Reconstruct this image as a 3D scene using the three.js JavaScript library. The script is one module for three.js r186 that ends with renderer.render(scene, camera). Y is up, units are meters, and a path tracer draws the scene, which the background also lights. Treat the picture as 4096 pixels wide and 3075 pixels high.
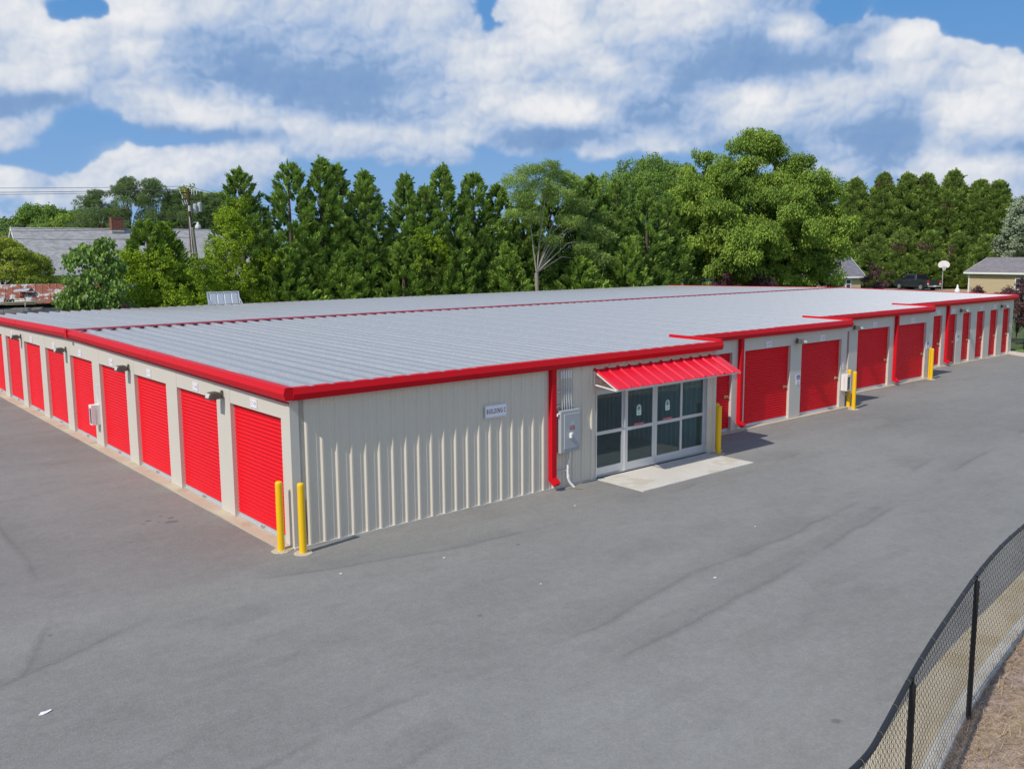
import * as THREE from 'three';
import { mergeGeometries } from 'three/addons/utils/BufferGeometryUtils.js';

// ---------------------------------------------------------------- camera
const scene = new THREE.Scene();
const rad = Math.PI / 180;
const camera = new THREE.PerspectiveCamera(46.298, 4096 / 3075, 0.1, 4000);
camera.position.set(-6.3995, 4.7653, 13.1017);
{
  const yaw = 40.1262 * rad, pitch = 7.766 * rad, p = camera.position;
  camera.lookAt(p.x + Math.sin(yaw) * Math.cos(pitch), p.y - Math.sin(pitch), p.z - Math.cos(yaw) * Math.cos(pitch));
  camera.rotateZ(-0.3572 * rad);
  camera.setViewOffset(4096, 3075, 0, 34.4, 4096, 3075);
}
scene.add(camera);
const renderer = new THREE.WebGLRenderer({ antialias: true });
renderer.setSize(1024, 768);
renderer.toneMapping = THREE.LinearToneMapping;
renderer.toneMappingExposure = 1.0;
renderer.shadowMap.enabled = true;

// ---------------------------------------------------------------- sun
const SUN_EL = 46.3 * rad, SUN_OUT = 8.3 * rad;
const toSun = new THREE.Vector3(-Math.cos(SUN_EL) * Math.cos(SUN_OUT), Math.sin(SUN_EL), Math.cos(SUN_EL) * Math.sin(SUN_OUT));
const sun = new THREE.DirectionalLight(new THREE.Color(1, 0.93, 0.82), 3.7);
sun.position.copy(toSun).multiplyScalar(150);
sun.castShadow = true;
sun.shadow.mapSize.set(4096, 4096);
Object.assign(sun.shadow.camera, { left: -140, right: 140, top: 140, bottom: -140, near: 1, far: 400 });
scene.add(sun, sun.target);

// ---------------------------------------------------------------- noise
const PERM = new Uint8Array(512);
{
  let s = 1234567;
  const p = Array.from({ length: 256 }, (_, i) => i);
  for (let i = 255; i > 0; i--) { s = (Math.imul(s, 1664525) + 1013904223) >>> 0; const j = s % (i + 1); [p[i], p[j]] = [p[j], p[i]]; }
  for (let i = 0; i < 512; i++) PERM[i] = p[i & 255];
}
const VAL = new Float32Array(256).map((_, i) => PERM[i] / 255);
const sm = (t) => t * t * (3 - 2 * t);
function n3(x, y, z) {
  const X = Math.floor(x), Y = Math.floor(y), Z = Math.floor(z), u = sm(x - X), v = sm(y - Y), w = sm(z - Z);
  const a = X & 255, b = Y & 255, c = Z & 255, c1 = (c + 1) & 255, b1 = (b + 1) & 255, a1 = (a + 1) & 255;
  const A = PERM[a + PERM[b + PERM[c]]], B = PERM[a1 + PERM[b + PERM[c]]], C = PERM[a + PERM[b1 + PERM[c]]], D = PERM[a1 + PERM[b1 + PERM[c]]];
  const E = PERM[a + PERM[b + PERM[c1]]], F = PERM[a1 + PERM[b + PERM[c1]]], G = PERM[a + PERM[b1 + PERM[c1]]], H = PERM[a1 + PERM[b1 + PERM[c1]]];
  const l = (p, q, t) => p + (q - p) * t;
  return l(l(l(VAL[A], VAL[B], u), l(VAL[C], VAL[D], u), v), l(l(VAL[E], VAL[F], u), l(VAL[G], VAL[H], u), v), w);
}
function n2(x, y) {
  const X = Math.floor(x), Y = Math.floor(y), u = sm(x - X), v = sm(y - Y), a = X & 255, b = Y & 255, a1 = (a + 1) & 255, b1 = (b + 1) & 255;
  const p = VAL[PERM[a + PERM[b]]], q = VAL[PERM[a1 + PERM[b]]], r = VAL[PERM[a + PERM[b1]]], s = VAL[PERM[a1 + PERM[b1]]];
  return p + (q - p) * u + (r - p) * v + (p - q - r + s) * u * v;
}
const fbm2 = (x, y, o = 4) => { let s = 0, a = 0.5, t = 0; for (let i = 0; i < o; i++) { s += a * n2(x, y); t += a; a *= 0.5; x = x * 2.03 + 17.3; y = y * 2.03 + 9.1; } return s / t; };
const fbm3 = (x, y, z, o = 5) => { let s = 0, a = 0.5, t = 0; for (let i = 0; i < o; i++) { s += a * n3(x, y, z); t += a; a *= 0.52; x = x * 2.03 + 31.3; y = y * 2.03 + 12.7; z = z * 2.03 + 7.9; } return s / t; };
const clamp = (x, a = 0, b = 1) => Math.min(b, Math.max(a, x));
const step = (a, b, x) => sm(clamp((x - a) / (b - a)));
const mix = (a, b, t) => a + (b - a) * t;
function rng(seed) { let s = seed >>> 0; return () => { s = (s + 0x6d2b79f5) | 0; let t = Math.imul(s ^ (s >>> 15), 1 | s); t = (t + Math.imul(t ^ (t >>> 7), 61 | t)) ^ t; return ((t ^ (t >>> 14)) >>> 0) / 4294967296; }; }

// ---------------------------------------------------------------- sky: clear air and fair-weather cumulus
// cover and brightness of the clouds on a coarse grid of directions, 2.14 degrees of azimuth by 1.04 degrees of elevation, topmost row first
const COVER = [
  '9710999999999296999986131000',
  '9997999999999399999998789300',
  '9999999999999999999999899741',
  '9999999999999999999999999677',
  '9999999999999999999999999599',
  '8855999999999999999999999899',
  '9612999999999999999999999999',
  '7200223699999688878999889999',
  '2115688457776131444235555888',
  '7548999510000000000026564998',
  '6787774300000000000012333776',
  '3443320000000000000012222444',
  '4343200000000000000011122333'];
const BRIGHT = [
  '8877977666777699788765555665',
  '6886755555666689777558459866',
  '6786854455567788665435479775',
  '8886754344457876864323468788',
  '7776654333356776664455777688',
  '3346787643456898755797765898',
  '7666688775457689744786654898',
  '7644444577778633465665533777',
  '6667777766666666777444644654',
  '8677887666666666666666655887',
  '8778776665555555555566666786',
  '7876655555555555555566666666',
  '6666655555555555555555555555'];
const skyTexture = (() => {
  const W = 4096, H = 2048, data = new Uint16Array(W * H * 4), half = THREE.DataUtils.toHalfFloat;
  const NC = 28, NR = 13;   // the field repeats, mirrored, six times round the horizon and on up to the zenith
  const cub = (p0, p1, p2, p3, t) => { const a = -0.5 * p0 + 1.5 * p1 - 1.5 * p2 + 0.5 * p3, b = p0 - 2.5 * p1 + 2 * p2 - 0.5 * p3, c = 0.5 * (p2 - p0); return ((a * t + b) * t + c) * t + p1; };
  const grid = (rows) => { const d = new Float32Array(NC * NR); rows.forEach((s, j) => { for (let i = 0; i < NC; i++) d[j * NC + i] = +s[i] / 9; }); return d; };
  const C = grid(COVER), B = grid(BRIGHT), wrap = (k, n) => { k = ((k % (2 * n)) + 2 * n) % (2 * n); return k < n ? k : 2 * n - 1 - k; };
  const look = (g, x, y) => { const X = Math.floor(x), Y = Math.floor(y), fx = x - X, fy = y - Y, row = (j) => { const o = wrap(j, NR) * NC; return cub(g[o + wrap(X - 1, NC)], g[o + wrap(X, NC)], g[o + wrap(X + 1, NC)], g[o + wrap(X + 2, NC)], fx); }; return cub(row(Y - 1), row(Y), row(Y + 1), row(Y + 2), fy); };
  const cells = (u, v, n, seed) => {   // rounded heaps: distance to scattered centres, wrapping round the horizon after n cells
    const U = Math.floor(u), Vc = Math.floor(v); let best = 9;
    for (let p = -1; p <= 1; p++) for (let t = -1; t <= 1; t++) { const cu = ((U + p) % n + n) % n, h = PERM[(cu & 255) + PERM[((Vc + t + 64) & 255)]] + seed + (cu >> 8) * 31, du = U + p + 0.15 + 0.7 * VAL[PERM[h & 255]] - u, dv = Vc + t + 0.15 + 0.7 * VAL[PERM[(h + 91) & 255]] - v, d = du * du + dv * dv; if (d < best) best = d; }
    return 1 - Math.min(1, best);
  };
  const heap = (a, e) => 0.52 * cells(a / 2.4, e / 1.7, 150, 3) + 0.30 * cells(a / 1.0, e / 0.8, 360, 50) + 0.18 * cells(a / 0.45, e / 0.38, 800, 120);
  const RAMP = [[0, 0.185, 0.32, 0.575], [0.33, 0.235, 0.375, 0.62], [0.5, 0.385, 0.505, 0.72], [0.7, 0.575, 0.645, 0.765], [0.86, 0.72, 0.755, 0.82], [1.05, 0.855, 0.86, 0.88]];
  const one = half(1), low = [half(0.30), half(0.33), half(0.36)];
  for (let j = 0; j < H; j++) {
    const lat = ((j + 0.5) / H - 0.5) * Math.PI, y = Math.sin(lat), c = Math.cos(lat), el = lat / rad;
    const t = clamp(el / 14), t2 = clamp((el - 14) / 60), base = [mix(mix(0.33, 0.115, Math.pow(t, 0.6)), 0.05, t2), mix(mix(0.51, 0.305, Math.pow(t, 0.6)), 0.17, t2), mix(mix(0.73, 0.63, t), 0.45, t2)];
    const up = el < 13.4 ? el : 13.4 + (el - 13.4) / (1 + (el - 13.4) * 0.05);   // clouds overhead are nearer, so they look larger
    for (let i = 0; i < W; i++) {
      const o = (j * W + i) * 4; data[o + 3] = one;
      if (el < -0.2) { data[o] = low[0]; data[o + 1] = low[1]; data[o + 2] = low[2]; continue; }
      const ph = ((i + 0.5) / W - 0.5) * 2 * Math.PI, x = Math.cos(ph) * c, z = Math.sin(ph) * c, az = Math.atan2(x, -z) / rad;
      const X = 0.36 * x + 0.48 * y - 0.8 * z, Y = -0.8 * x + 0.6 * y, Z = 0.48 * x + 0.64 * y + 0.6 * z;   // turned, so that the noise lattice does not show
      const w1 = fbm3(X * 24 + 5, Y * 24, Z * 24, 5) - 0.5, w2 = fbm3(X * 24, Y * 24 + 40, Z * 24 + 9, 5) - 0.5, f = fbm3(X * 70, Y * 70, Z * 70, 5) - 0.5;
      const turn = az - 10.1 + 360, tile = Math.floor(turn / 60), off = turn - tile * 60 - 30, gx = ((tile & 1 ? 1 : 0) + 2) * NC + (Math.tan(off * rad) / 1.1547 + 0.5) * NC - 0.5 + w1 * 1.5, gy = (14.75 - up / Math.cos(off * rad)) / 1.0 - 0.5 + w2 * 1.6;
      const cover = look(C, gx, gy), above = look(C, gx - 0.1, gy - 0.55);
      let r = base[0], g = base[1], b = base[2];
      if (cover > 0.02) {
        const az1 = az + 180 + w1 * 1.6 + f * 1.2, el1 = el + w2 * 1.4 + f * 1.1, H0 = heap(az1, el1), H1 = heap(az1 - 0.22, el1 + 0.30), under = clamp((above - cover) * 2.2);
        const wide = mix(0.05, 0.24, under), core = step(0.46 - wide, 0.46 + wide, cover + 0.34 * (H0 - 0.55) + 0.16 * w1 + 0.16 * f), veil = 0.40 * step(0.12, 0.8, cover + 0.3 * w2), a = core + (1 - core) * veil;
        let q = clamp(look(B, gx, gy) * 1.15 - 0.21 + 0.42 * (H0 - H1) + 0.16 * (H0 - 0.55) + 0.26 * clamp(cover - above, -0.5, 0.6) + 0.14 * f + 0.20 * w2, 0, 1.05), k = 0; while (k < 4 && q > RAMP[k + 1][0]) k++;
        const A = RAMP[k], D = RAMP[k + 1], u = (q - A[0]) / (D[0] - A[0]);
        r = mix(r, mix(A[1], D[1], u), a); g = mix(g, mix(A[2], D[2], u), a); b = mix(b, mix(A[3], D[3], u), a);
      }
      data[o] = half(r); data[o + 1] = half(g); data[o + 2] = half(b);
    }
  }
  const tex = new THREE.DataTexture(data, W, H, THREE.RGBAFormat, THREE.HalfFloatType);
  tex.mapping = THREE.EquirectangularReflectionMapping;
  tex.colorSpace = THREE.LinearSRGBColorSpace; tex.magFilter = THREE.LinearFilter; tex.minFilter = THREE.LinearFilter; tex.wrapS = THREE.RepeatWrapping;
  tex.needsUpdate = true;
  return tex;
})();
scene.background = skyTexture;
scene.environment = skyTexture;
// ---------------------------------------------------------------- helpers
const V = (x, y, z) => new THREE.Vector3(x, y, z);
const UP = V(0, 1, 0);
function metreUV(g) {   // box-projected uv in metres
  const p = g.attributes.position, uv = new Float32Array(p.count * 2), a = V(), b = V(), c = V(), n = V();
  for (let i = 0; i < p.count; i += 3) {
    a.fromBufferAttribute(p, i); b.fromBufferAttribute(p, i + 1); c.fromBufferAttribute(p, i + 2);
    n.copy(b).sub(a).cross(c.clone().sub(a));
    const x = Math.abs(n.x), y = Math.abs(n.y), z = Math.abs(n.z), k = y >= x && y >= z ? 1 : x >= z ? 0 : 2;
    [a, b, c].forEach((q, j) => { uv[(i + j) * 2] = k === 0 ? q.z : q.x; uv[(i + j) * 2 + 1] = k === 1 ? q.z : q.y; });
  }
  g.setAttribute('uv', new THREE.BufferAttribute(uv, 2));
  return g;
}
function flat(g) { g = g.index ? g.toNonIndexed() : g; for (const k of Object.keys(g.attributes)) if (k !== 'position' && k !== 'normal') g.deleteAttribute(k); return g; }
class Geo {
  constructor() { this.list = []; }
  add(g, m) { g = flat(g); if (m) g.applyMatrix4(m); this.list.push(g); return this; }
  box(x0, y0, z0, x1, y1, z1) { const g = new THREE.BoxGeometry(Math.abs(x1 - x0), Math.abs(y1 - y0), Math.abs(z1 - z0)); g.translate((x0 + x1) / 2, (y0 + y1) / 2, (z0 + z1) / 2); return this.add(g); }
  bevel(x0, y0, z0, x1, y1, z1, r = 0.01) {   // box with chamfered edges
    const w = Math.abs(x1 - x0), h = Math.abs(y1 - y0), d = Math.abs(z1 - z0), s = new THREE.Shape();
    s.moveTo(-w / 2 + r, -h / 2 + r); s.lineTo(w / 2 - r, -h / 2 + r); s.lineTo(w / 2 - r, h / 2 - r); s.lineTo(-w / 2 + r, h / 2 - r); s.closePath();
    const g = new THREE.ExtrudeGeometry(s, { depth: Math.max(d - 2 * r, 0.0005), bevelThickness: r, bevelSize: r, bevelSegments: 2, steps: 1 });
    g.translate((x0 + x1) / 2, (y0 + y1) / 2, Math.min(z0, z1) + r); return this.add(g);
  }
  rod(a, b, r0, r1 = r0, n = 8) { const d = b.clone().sub(a), l = d.length(), g = new THREE.CylinderGeometry(r1, r0, l, n, 1); g.translate(0, l / 2, 0); g.applyQuaternion(new THREE.Quaternion().setFromUnitVectors(UP, d.normalize())); g.translate(a.x, a.y, a.z); return this.add(g); }
  bar(a, b, w, h) { const d = b.clone().sub(a), l = d.length(), g = new THREE.BoxGeometry(w, h, l); g.translate(0, 0, l / 2); const m = new THREE.Matrix4().lookAt(b, a, UP).setPosition(a); return this.add(g, m); }
  tube(pts, r, n = 8, seg = pts.length * 4) { return this.add(new THREE.TubeGeometry(new THREE.CatmullRomCurve3(pts), seg, r, n)); }
  sheet(rows) {   // rows of Vector3, joined into a grid
    const pos = [];
    for (let i = 0; i + 1 < rows.length; i++) for (let j = 0; j + 1 < rows[i].length; j++) { const a = rows[i][j], b = rows[i][j + 1], c = rows[i + 1][j + 1], d = rows[i + 1][j]; for (const q of [a, b, c, a, c, d]) pos.push(q.x, q.y, q.z); }
    const g = new THREE.BufferGeometry(); g.setAttribute('position', new THREE.Float32BufferAttribute(pos, 3)); g.computeVertexNormals(); return this.add(g);
  }
  prism(pts, map) {   // closed profile swept from t = 0 to t = 1
    const n = pts.length, A = pts.map(([a, b]) => map(a, b, 0)), B = pts.map(([a, b]) => map(a, b, 1)), pos = [], tri = (...q) => q.forEach((v) => pos.push(v.x, v.y, v.z));
    for (let i = 0; i < n; i++) { const j = (i + 1) % n; tri(A[i], A[j], B[j]); tri(A[i], B[j], B[i]); }
    for (const f of THREE.ShapeUtils.triangulateShape(pts.map(([a, b]) => new THREE.Vector2(a, b)), [])) { tri(A[f[0]], A[f[2]], A[f[1]]); tri(B[f[0]], B[f[1]], B[f[2]]); }
    const g = new THREE.BufferGeometry(); g.setAttribute('position', new THREE.Float32BufferAttribute(pos, 3)); g.computeVertexNormals(); return this.add(g);
  }
  geometry(uv = true) { const g = mergeGeometries(this.list); return uv ? metreUV(g) : g; }
  build(name, material, parent) { return put(name, this.geometry(), material, parent); }
}
const taken = new Map();
function numbered(name) { const k = taken.get(name) ?? 0; taken.set(name, k + 1); return k ? name + '_' + String(k).padStart(3, '0') : name; }
function put(name, geometry, material, parent) { const m = new THREE.Mesh(geometry, material); m.name = parent ? name : numbered(name); (parent ?? scene).add(m); return m; }
function thing(name, label, category, at = [0, 0, 0], turn = 0, group) { const o = new THREE.Group(); o.name = numbered(name); o.position.set(...at); o.rotation.y = turn; scene.add(o); return tag(o, label, category, group); }
function tag(o, label, category, group) { o.userData = { ...o.userData, label, category }; if (group) o.userData.group = group; return o; }
function structure(o, label) { o.userData.kind = 'structure'; if (label) o.userData.label = label; return o; }
function copy(o, label) { const c = o.clone(); c.name = numbered(o.name.replace(/_\d{3}$/, '')); c.userData = { ...o.userData, label }; scene.add(c); return c; }

// ---------------------------------------------------------------- textures and materials
function texture(w, h, fn, size = 1, srgb = true) {   // fn(u, v) gives linear r, g, b for a tile of `size` metres
  const d = new Uint8Array(w * h * 4), toByte = (x) => { x = clamp(x); return Math.round(255 * (srgb ? (x <= 0.0031308 ? 12.92 * x : 1.055 * Math.pow(x, 1 / 2.4) - 0.055) : x)); };
  for (let j = 0; j < h; j++) for (let i = 0; i < w; i++) { const c = fn((i + 0.5) / w, (j + 0.5) / h), o = (j * w + i) * 4; d[o] = toByte(c[0]); d[o + 1] = toByte(c[1]); d[o + 2] = toByte(c[2]); d[o + 3] = 255; }
  const t = new THREE.DataTexture(d, w, h); t.colorSpace = srgb ? THREE.SRGBColorSpace : THREE.NoColorSpace; t.wrapS = t.wrapT = THREE.RepeatWrapping; t.magFilter = THREE.LinearFilter; t.minFilter = THREE.LinearMipmapLinearFilter; t.generateMipmaps = true;
  if (Array.isArray(size)) t.repeat.set(1 / size[0], 1 / size[1]); else t.repeat.set(1 / size, 1 / size);
  t.needsUpdate = true; return t;
}
function tileNoise(u, v, k, o = 4, seed = 0) {   // seamless on the unit square
  let s = 0, a = 0.5, t = 0;
  for (let i = 0; i < o; i++) {
    const X = u * k, Y = v * k, x0 = Math.floor(X), y0 = Math.floor(Y), fx = sm(X - x0), fy = sm(Y - y0), q = (x, y) => VAL[PERM[(((x % k) + k) % k & 255) + PERM[((((y % k) + k) % k) + seed + i * 37) & 255]]];
    s += a * mix(mix(q(x0, y0), q(x0 + 1, y0), fx), mix(q(x0, y0 + 1), q(x0 + 1, y0 + 1), fx), fy); t += a; a *= 0.5; k *= 2;
  }
  return s / t;
}
const col = (r, g, b) => new THREE.Color().setRGB(r, g, b);
const M = (o) => new THREE.MeshStandardMaterial({ roughness: 0.7, metalness: 0, ...o });
const grainTex = texture(256, 256, (u, v) => { const n = 0.93 + 0.07 * tileNoise(u, v, 8, 5); return [n, n, n]; }, 1.7);
const speckBump = texture(256, 256, (u, v) => { const n = tileNoise(u, v, 64, 3, 5); return [n, n, n]; }, 0.6, false);
const paintTex = texture(512, 512, (u, v) => { const s = 0.955 + 0.045 * tileNoise(u, v * 0.999, 4, 4, 2), k = tileNoise(u, v * 0.13, 96, 2, 9), d = 0.985 + 0.015 * k; return [s * d, s * d, s * d * 0.998]; }, 2.4);
const beige = M({ color: col(0.63, 0.595, 0.525), map: paintTex, roughness: 0.55, bumpMap: speckBump, bumpScale: 0.0006 });
const beigeSheet = M({ color: col(0.72, 0.655, 0.545), map: paintTex, roughness: 0.5 });
const trimRed = new THREE.MeshPhysicalMaterial({ color: col(0.64, 0.008, 0.018), map: paintTex, roughness: 0.42, specularIntensity: 0.25 });
const doorRedA = new THREE.MeshPhysicalMaterial({ color: col(0.80, 0.008, 0.018), map: paintTex, roughness: 0.42, specularIntensity: 0.25 });
const doorRedB = new THREE.MeshPhysicalMaterial({ color: col(0.77, 0.009, 0.02), map: paintTex, roughness: 0.44, specularIntensity: 0.25 });
const capRed = M({ color: col(0.33, 0.016, 0.035), map: paintTex, roughness: 0.5 });
const galvanised = M({ color: col(0.60, 0.62, 0.64), map: grainTex, roughness: 0.42, metalness: 0.45 });
const alloy = M({ color: col(0.66, 0.68, 0.70), map: grainTex, roughness: 0.38, metalness: 0.5 });
const whitePaint = M({ color: col(0.80, 0.80, 0.79), map: grainTex, roughness: 0.45 });
const plainWhite = M({ color: col(0.82, 0.83, 0.84), roughness: 0.5 });
const darkMetal = M({ color: col(0.06, 0.06, 0.058), map: grainTex, roughness: 0.5, metalness: 0.2 });
const lampGrey = M({ color: col(0.14, 0.135, 0.12), map: grainTex, roughness: 0.5, metalness: 0.2 });
const rubber = M({ color: col(0.02, 0.02, 0.02), roughness: 0.85 });
const brass = M({ color: col(0.62, 0.47, 0.20), roughness: 0.3, metalness: 0.9 });
const steel = M({ color: col(0.6, 0.61, 0.63), roughness: 0.3, metalness: 0.9 });
const bollardYellow = M({ color: col(0.93, 0.56, 0.004), map: grainTex, roughness: 0.42 });
const concreteTex = texture(1024, 1024, (u, v) => { const a = tileNoise(u, v, 5, 5, 3), b = tileNoise(u, v, 90, 3, 8), st = step(0.56, 0.72, tileNoise(u, v, 7, 4, 21)); const n = 0.82 + 0.2 * a + 0.1 * (b - 0.5); return [n * mix(1, 0.9, st), n * mix(1, 0.87, st), n * mix(1, 0.8, st)]; }, 3.1);
const concrete = M({ color: col(0.66, 0.63, 0.565), map: concreteTex, roughness: 0.9, bumpMap: speckBump, bumpScale: 0.002 });
const apronConcrete = M({ color: col(0.56, 0.49, 0.37), map: concreteTex, roughness: 0.9, bumpMap: speckBump, bumpScale: 0.002 });
const gutterConcrete = M({ color: col(0.56, 0.48, 0.35), map: concreteTex, roughness: 0.92, bumpMap: speckBump, bumpScale: 0.003 });
const pineWood = M({ color: col(0.34, 0.24, 0.14), map: grainTex, roughness: 0.85 });
const glassTint = new THREE.MeshPhysicalMaterial({ color: col(0.52, 0.73, 0.78), transmission: 1, thickness: 0, roughness: 0.03, ior: 1.5 });
const houseGlass = M({ color: col(0.05, 0.07, 0.09), roughness: 0.08 });
const blackPaint = M({ color: col(0.012, 0.013, 0.016), roughness: 0.5 });
// ---------------------------------------------------------------- ground
const groundTex = texture(1024, 1024, (u, v) => { const a = tileNoise(u, v, 9, 5, 4), b = tileNoise(u, v, 128, 3, 6), t = clamp(a * 1.5 - 0.3); const k = 0.7 + 0.6 * b; return [mix(0.075, 0.12, t) * k, mix(0.13, 0.14, t) * k, mix(0.035, 0.05, t) * k]; }, 9);
{
  const g = new THREE.PlaneGeometry(3000, 3000); g.rotateX(-Math.PI / 2); g.translate(0, -0.05, 0);
  structure(put('ground', metreUV(flat(g)), M({ color: 0xffffff, map: groundTex, roughness: 1 })), 'grassy ground of the surroundings');
}
// asphalt yard: three pours of the same faded asphalt, with paving joints, scuffs, oil spots and paint specks where the photograph has them
const JOINTS = [   // polylines x, z with half width and strength
  [[-14, 7.2], [-1.77, 6.35], [0.76, 6.2], [2.56, 6.11], [5.11, 5.83], [8.87, 5.31], [19.18, 3.9], [38, 1.6]],
  [[-9, 5.9], [-2.97, 5.53], [-1.28, 5.38], [1.8, 5.35], [3.98, 4.98], [6.56, 4.89], [9.62, 4.53], [13.58, 3.95]],
  [[-8, 3.7], [-4.69, 2.22], [-3.58, 1.7], [-1.44, 0.72], [-0.1, 1.15], [2.16, 1.67], [5.79, 1.79], [12, 1.5]],
  [[-3.2, -26], [-3.46, -4.25], [-3.44, -2.33], [-3.73, 0.33], [-4.4, 2.0]],
];
function jointAt(x, z) {
  let best = 9, side = 0;
  for (const P of JOINTS) for (let i = 0; i + 1 < P.length; i++) {
    const [ax, az] = P[i], [bx, bz] = P[i + 1], dx = bx - ax, dz = bz - az, t = clamp(((x - ax) * dx + (z - az) * dz) / (dx * dx + dz * dz)), ex = x - ax - dx * t, ez = z - az - dz * t, d = Math.hypot(ex, ez);
    if (d < best) { best = d; side = Math.sign(ex * dz - ez * dx); }
  }
  return [best, side];
}
const OIL = [[-1.28, -3.24, 0.05], [-0.98, -2.9, 0.09], [-1.01, -3.39, 0.04], [-1.15, -3.05, 0.035], [-1.4, -3.1, 0.03], [1.69, 8.62, 0.05], [-0.9, -3.15, 0.05], [0.6, 4.1, 0.03], [2.9, 2.2, 0.04], [-3.9, 1.0, 0.03]];
function asphaltColour(x, z) {
  const wob = (fbm2(x * 1.3, z * 1.3, 3) - 0.5) * 0.5, big = fbm2(x * 0.16 + 3, z * 0.3 + 8, 4), mid = fbm2(x * 0.7 + 40, z * 1.6, 4), fine = fbm2(x * 9, z * 9, 3), grit = fbm2(x * 46 + 5, z * 46, 2);
  let k = 0.86 + 0.30 * (big - 0.5) + 0.16 * (mid - 0.5) + 0.13 * (fine - 0.5) + 0.20 * (grit - 0.5);
  const [d, side] = jointAt(x + wob * 0.15, z + wob * 0.3), dirt = fbm2(x * 0.5 + 11, z * 0.5 + 60, 3);
  k *= 1 - 0.15 * step(0.10, 0.0, d) * step(0.33, 0.55, dirt) - 0.11 * (side > 0 ? step(0.9, 0.05, d) : 0) * step(0.38, 0.62, dirt);
  const scuff = step(0.60, 0.78, fbm2(x * 1.1 + 70, z * 2.8 + 20, 4)); k *= 1 - 0.07 * scuff;
  for (const [ox, oz, r] of OIL) { const q = Math.hypot(x - ox, z - oz) / r; if (q < 1.6) k *= 1 - 0.4 * step(1.5, 0.5, q + 0.8 * (fine - 0.5)); }
  const left = step(0.8, -1.2, x) * step(1.4, -0.6, z + wob), pale = step(0.73, 0.80, n2(x * 90, z * 90)) * 0.09;
  k = Math.max(0.2, k + pale);
  return [0.262 * k * mix(1, 0.93, left), 0.258 * k * mix(1, 0.905, left), 0.243 * k * mix(1, 0.91, left)];
}
function asphaltPiece(x0, z0, x1, z1, w, h) {
  const g = new THREE.PlaneGeometry(x1 - x0, z1 - z0); g.rotateX(-Math.PI / 2); g.translate((x0 + x1) / 2, 0, (z0 + z1) / 2);
  const map = texture(w, h, (u, v) => asphaltColour(mix(x0, x1, u), mix(z1, z0, v)), 1);
  map.wrapS = map.wrapT = THREE.ClampToEdgeWrapping;
  const bump = speckBump.clone(); bump.repeat.set((x1 - x0) / 0.8, (z1 - z0) / 0.8); bump.needsUpdate = true;
  structure(put('asphalt', g, M({ color: 0xffffff, map, roughness: 0.93, bumpMap: bump, bumpScale: 0.004 })), 'faded grey asphalt of the yard');
}
asphaltPiece(-10, 0, 11, 10.2, 2048, 1024);
asphaltPiece(-22, -40, 0, 0, 1024, 1536);
asphaltPiece(11, -3.7, 38.3, 10.2, 2048, 1024);
asphaltPiece(-40, 0, -10, 10.2, 256, 128);

// ---------------------------------------------------------------- the storage building
const HE = 2.674, HB = 2.472, SLOPE = 0.0124, RIDGE = -12.52, REAR = -24.26, DOOR_H = 2.13;
const roofY = (z) => HE + SLOPE * (0.14 - (z < RIDGE ? 2 * RIDGE - z : z));
const SECTIONS = [{ x0: -0.1, x1: 11.05, z: 0, n: 30 }, { x0: 11.05, x1: 19.05, z: -1.177, n: 21 }, { x0: 19.05, x1: 27.22, z: -2.453, n: 22 }, { x0: 27.22, x1: 38.08, z: -3.69, n: 29 }];
const building = thing('storage_building', 'long low beige storage building with red roll-up doors, red trim and grey ribbed metal roof', 'building');

// roof panels, one mesh each
const galvTex = (seed) => texture(256, 1024, (u, v) => { const a = tileNoise(u, v * 0.5, 6, 4, seed), s = tileNoise(u, v * 0.02, 48, 2, seed + 3), g = tileNoise(u, v, 100, 2, seed + 9); const n = 0.86 + 0.12 * a + 0.10 * (s - 0.5) + 0.06 * (g - 0.5); return [n, n * 1.0, n * 1.005]; }, [1.5, 12]);
const roofMats = [11, 47, 83].map((s, i) => M({ color: col(0.64 - 0.015 * i, 0.64 - 0.015 * i, 0.635 - 0.012 * i), map: galvTex(s), roughness: 0.45, metalness: 0.85 }));
const PAN = (p) => [[0, 0], [0.01, 0], [0.042, 0.058], [0.118, 0.058], [0.15, 0], [p * 0.58, 0], [p * 0.58 + 0.012, 0.005], [p * 0.58 + 0.03, 0.005], [p * 0.58 + 0.042, 0], [p * 0.8, 0], [p * 0.8 + 0.012, 0.005], [p * 0.8 + 0.03, 0.005], [p * 0.8 + 0.042, 0], [p, 0]];
for (const s of SECTIONS) {
  const p = (s.x1 - s.x0) / s.n, pts = PAN(p);
  const make = (za, zb) => { const g = new Geo(); g.sheet([za, zb].map((z) => pts.map(([u, h]) => V(u, roofY(z) + h - 0.054, z)))); return g.geometry(); };
  const front = make(RIDGE + 0.004, s.z + 0.125), back = make(REAR, RIDGE - 0.004);
  for (let i = 0; i < s.n; i++) for (const [k, g] of [front, back].entries()) { const m = put('roof_panel', g, roofMats[(i * 7 + k + 3 + Math.floor(s.x0)) % 3], building); m.position.x = s.x0 + i * p; }
}
for (let i = 0; i < 13; i++) {   // ridge cap lengths, lapped
  const a = -0.14 + i * 38.2 / 13, b = a + 38.2 / 13 + (i < 12 ? 0.06 : 0.06), y = roofY(RIDGE) + 0.012 + (i % 2) * 0.003, t = 0.006;
  new Geo().prism([[-0.19, y - 0.03], [-0.19, y], [0, y + 0.018], [0.19, y], [0.19, y - 0.03], [0.184, y - 0.03], [0.184, y - t], [0, y + 0.018 - t], [-0.184, y - t], [-0.184, y - 0.03]], (u, v, k) => V(mix(a, b, k), v, RIDGE + u)).build('ridge_cap', capRed, building);
}
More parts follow.
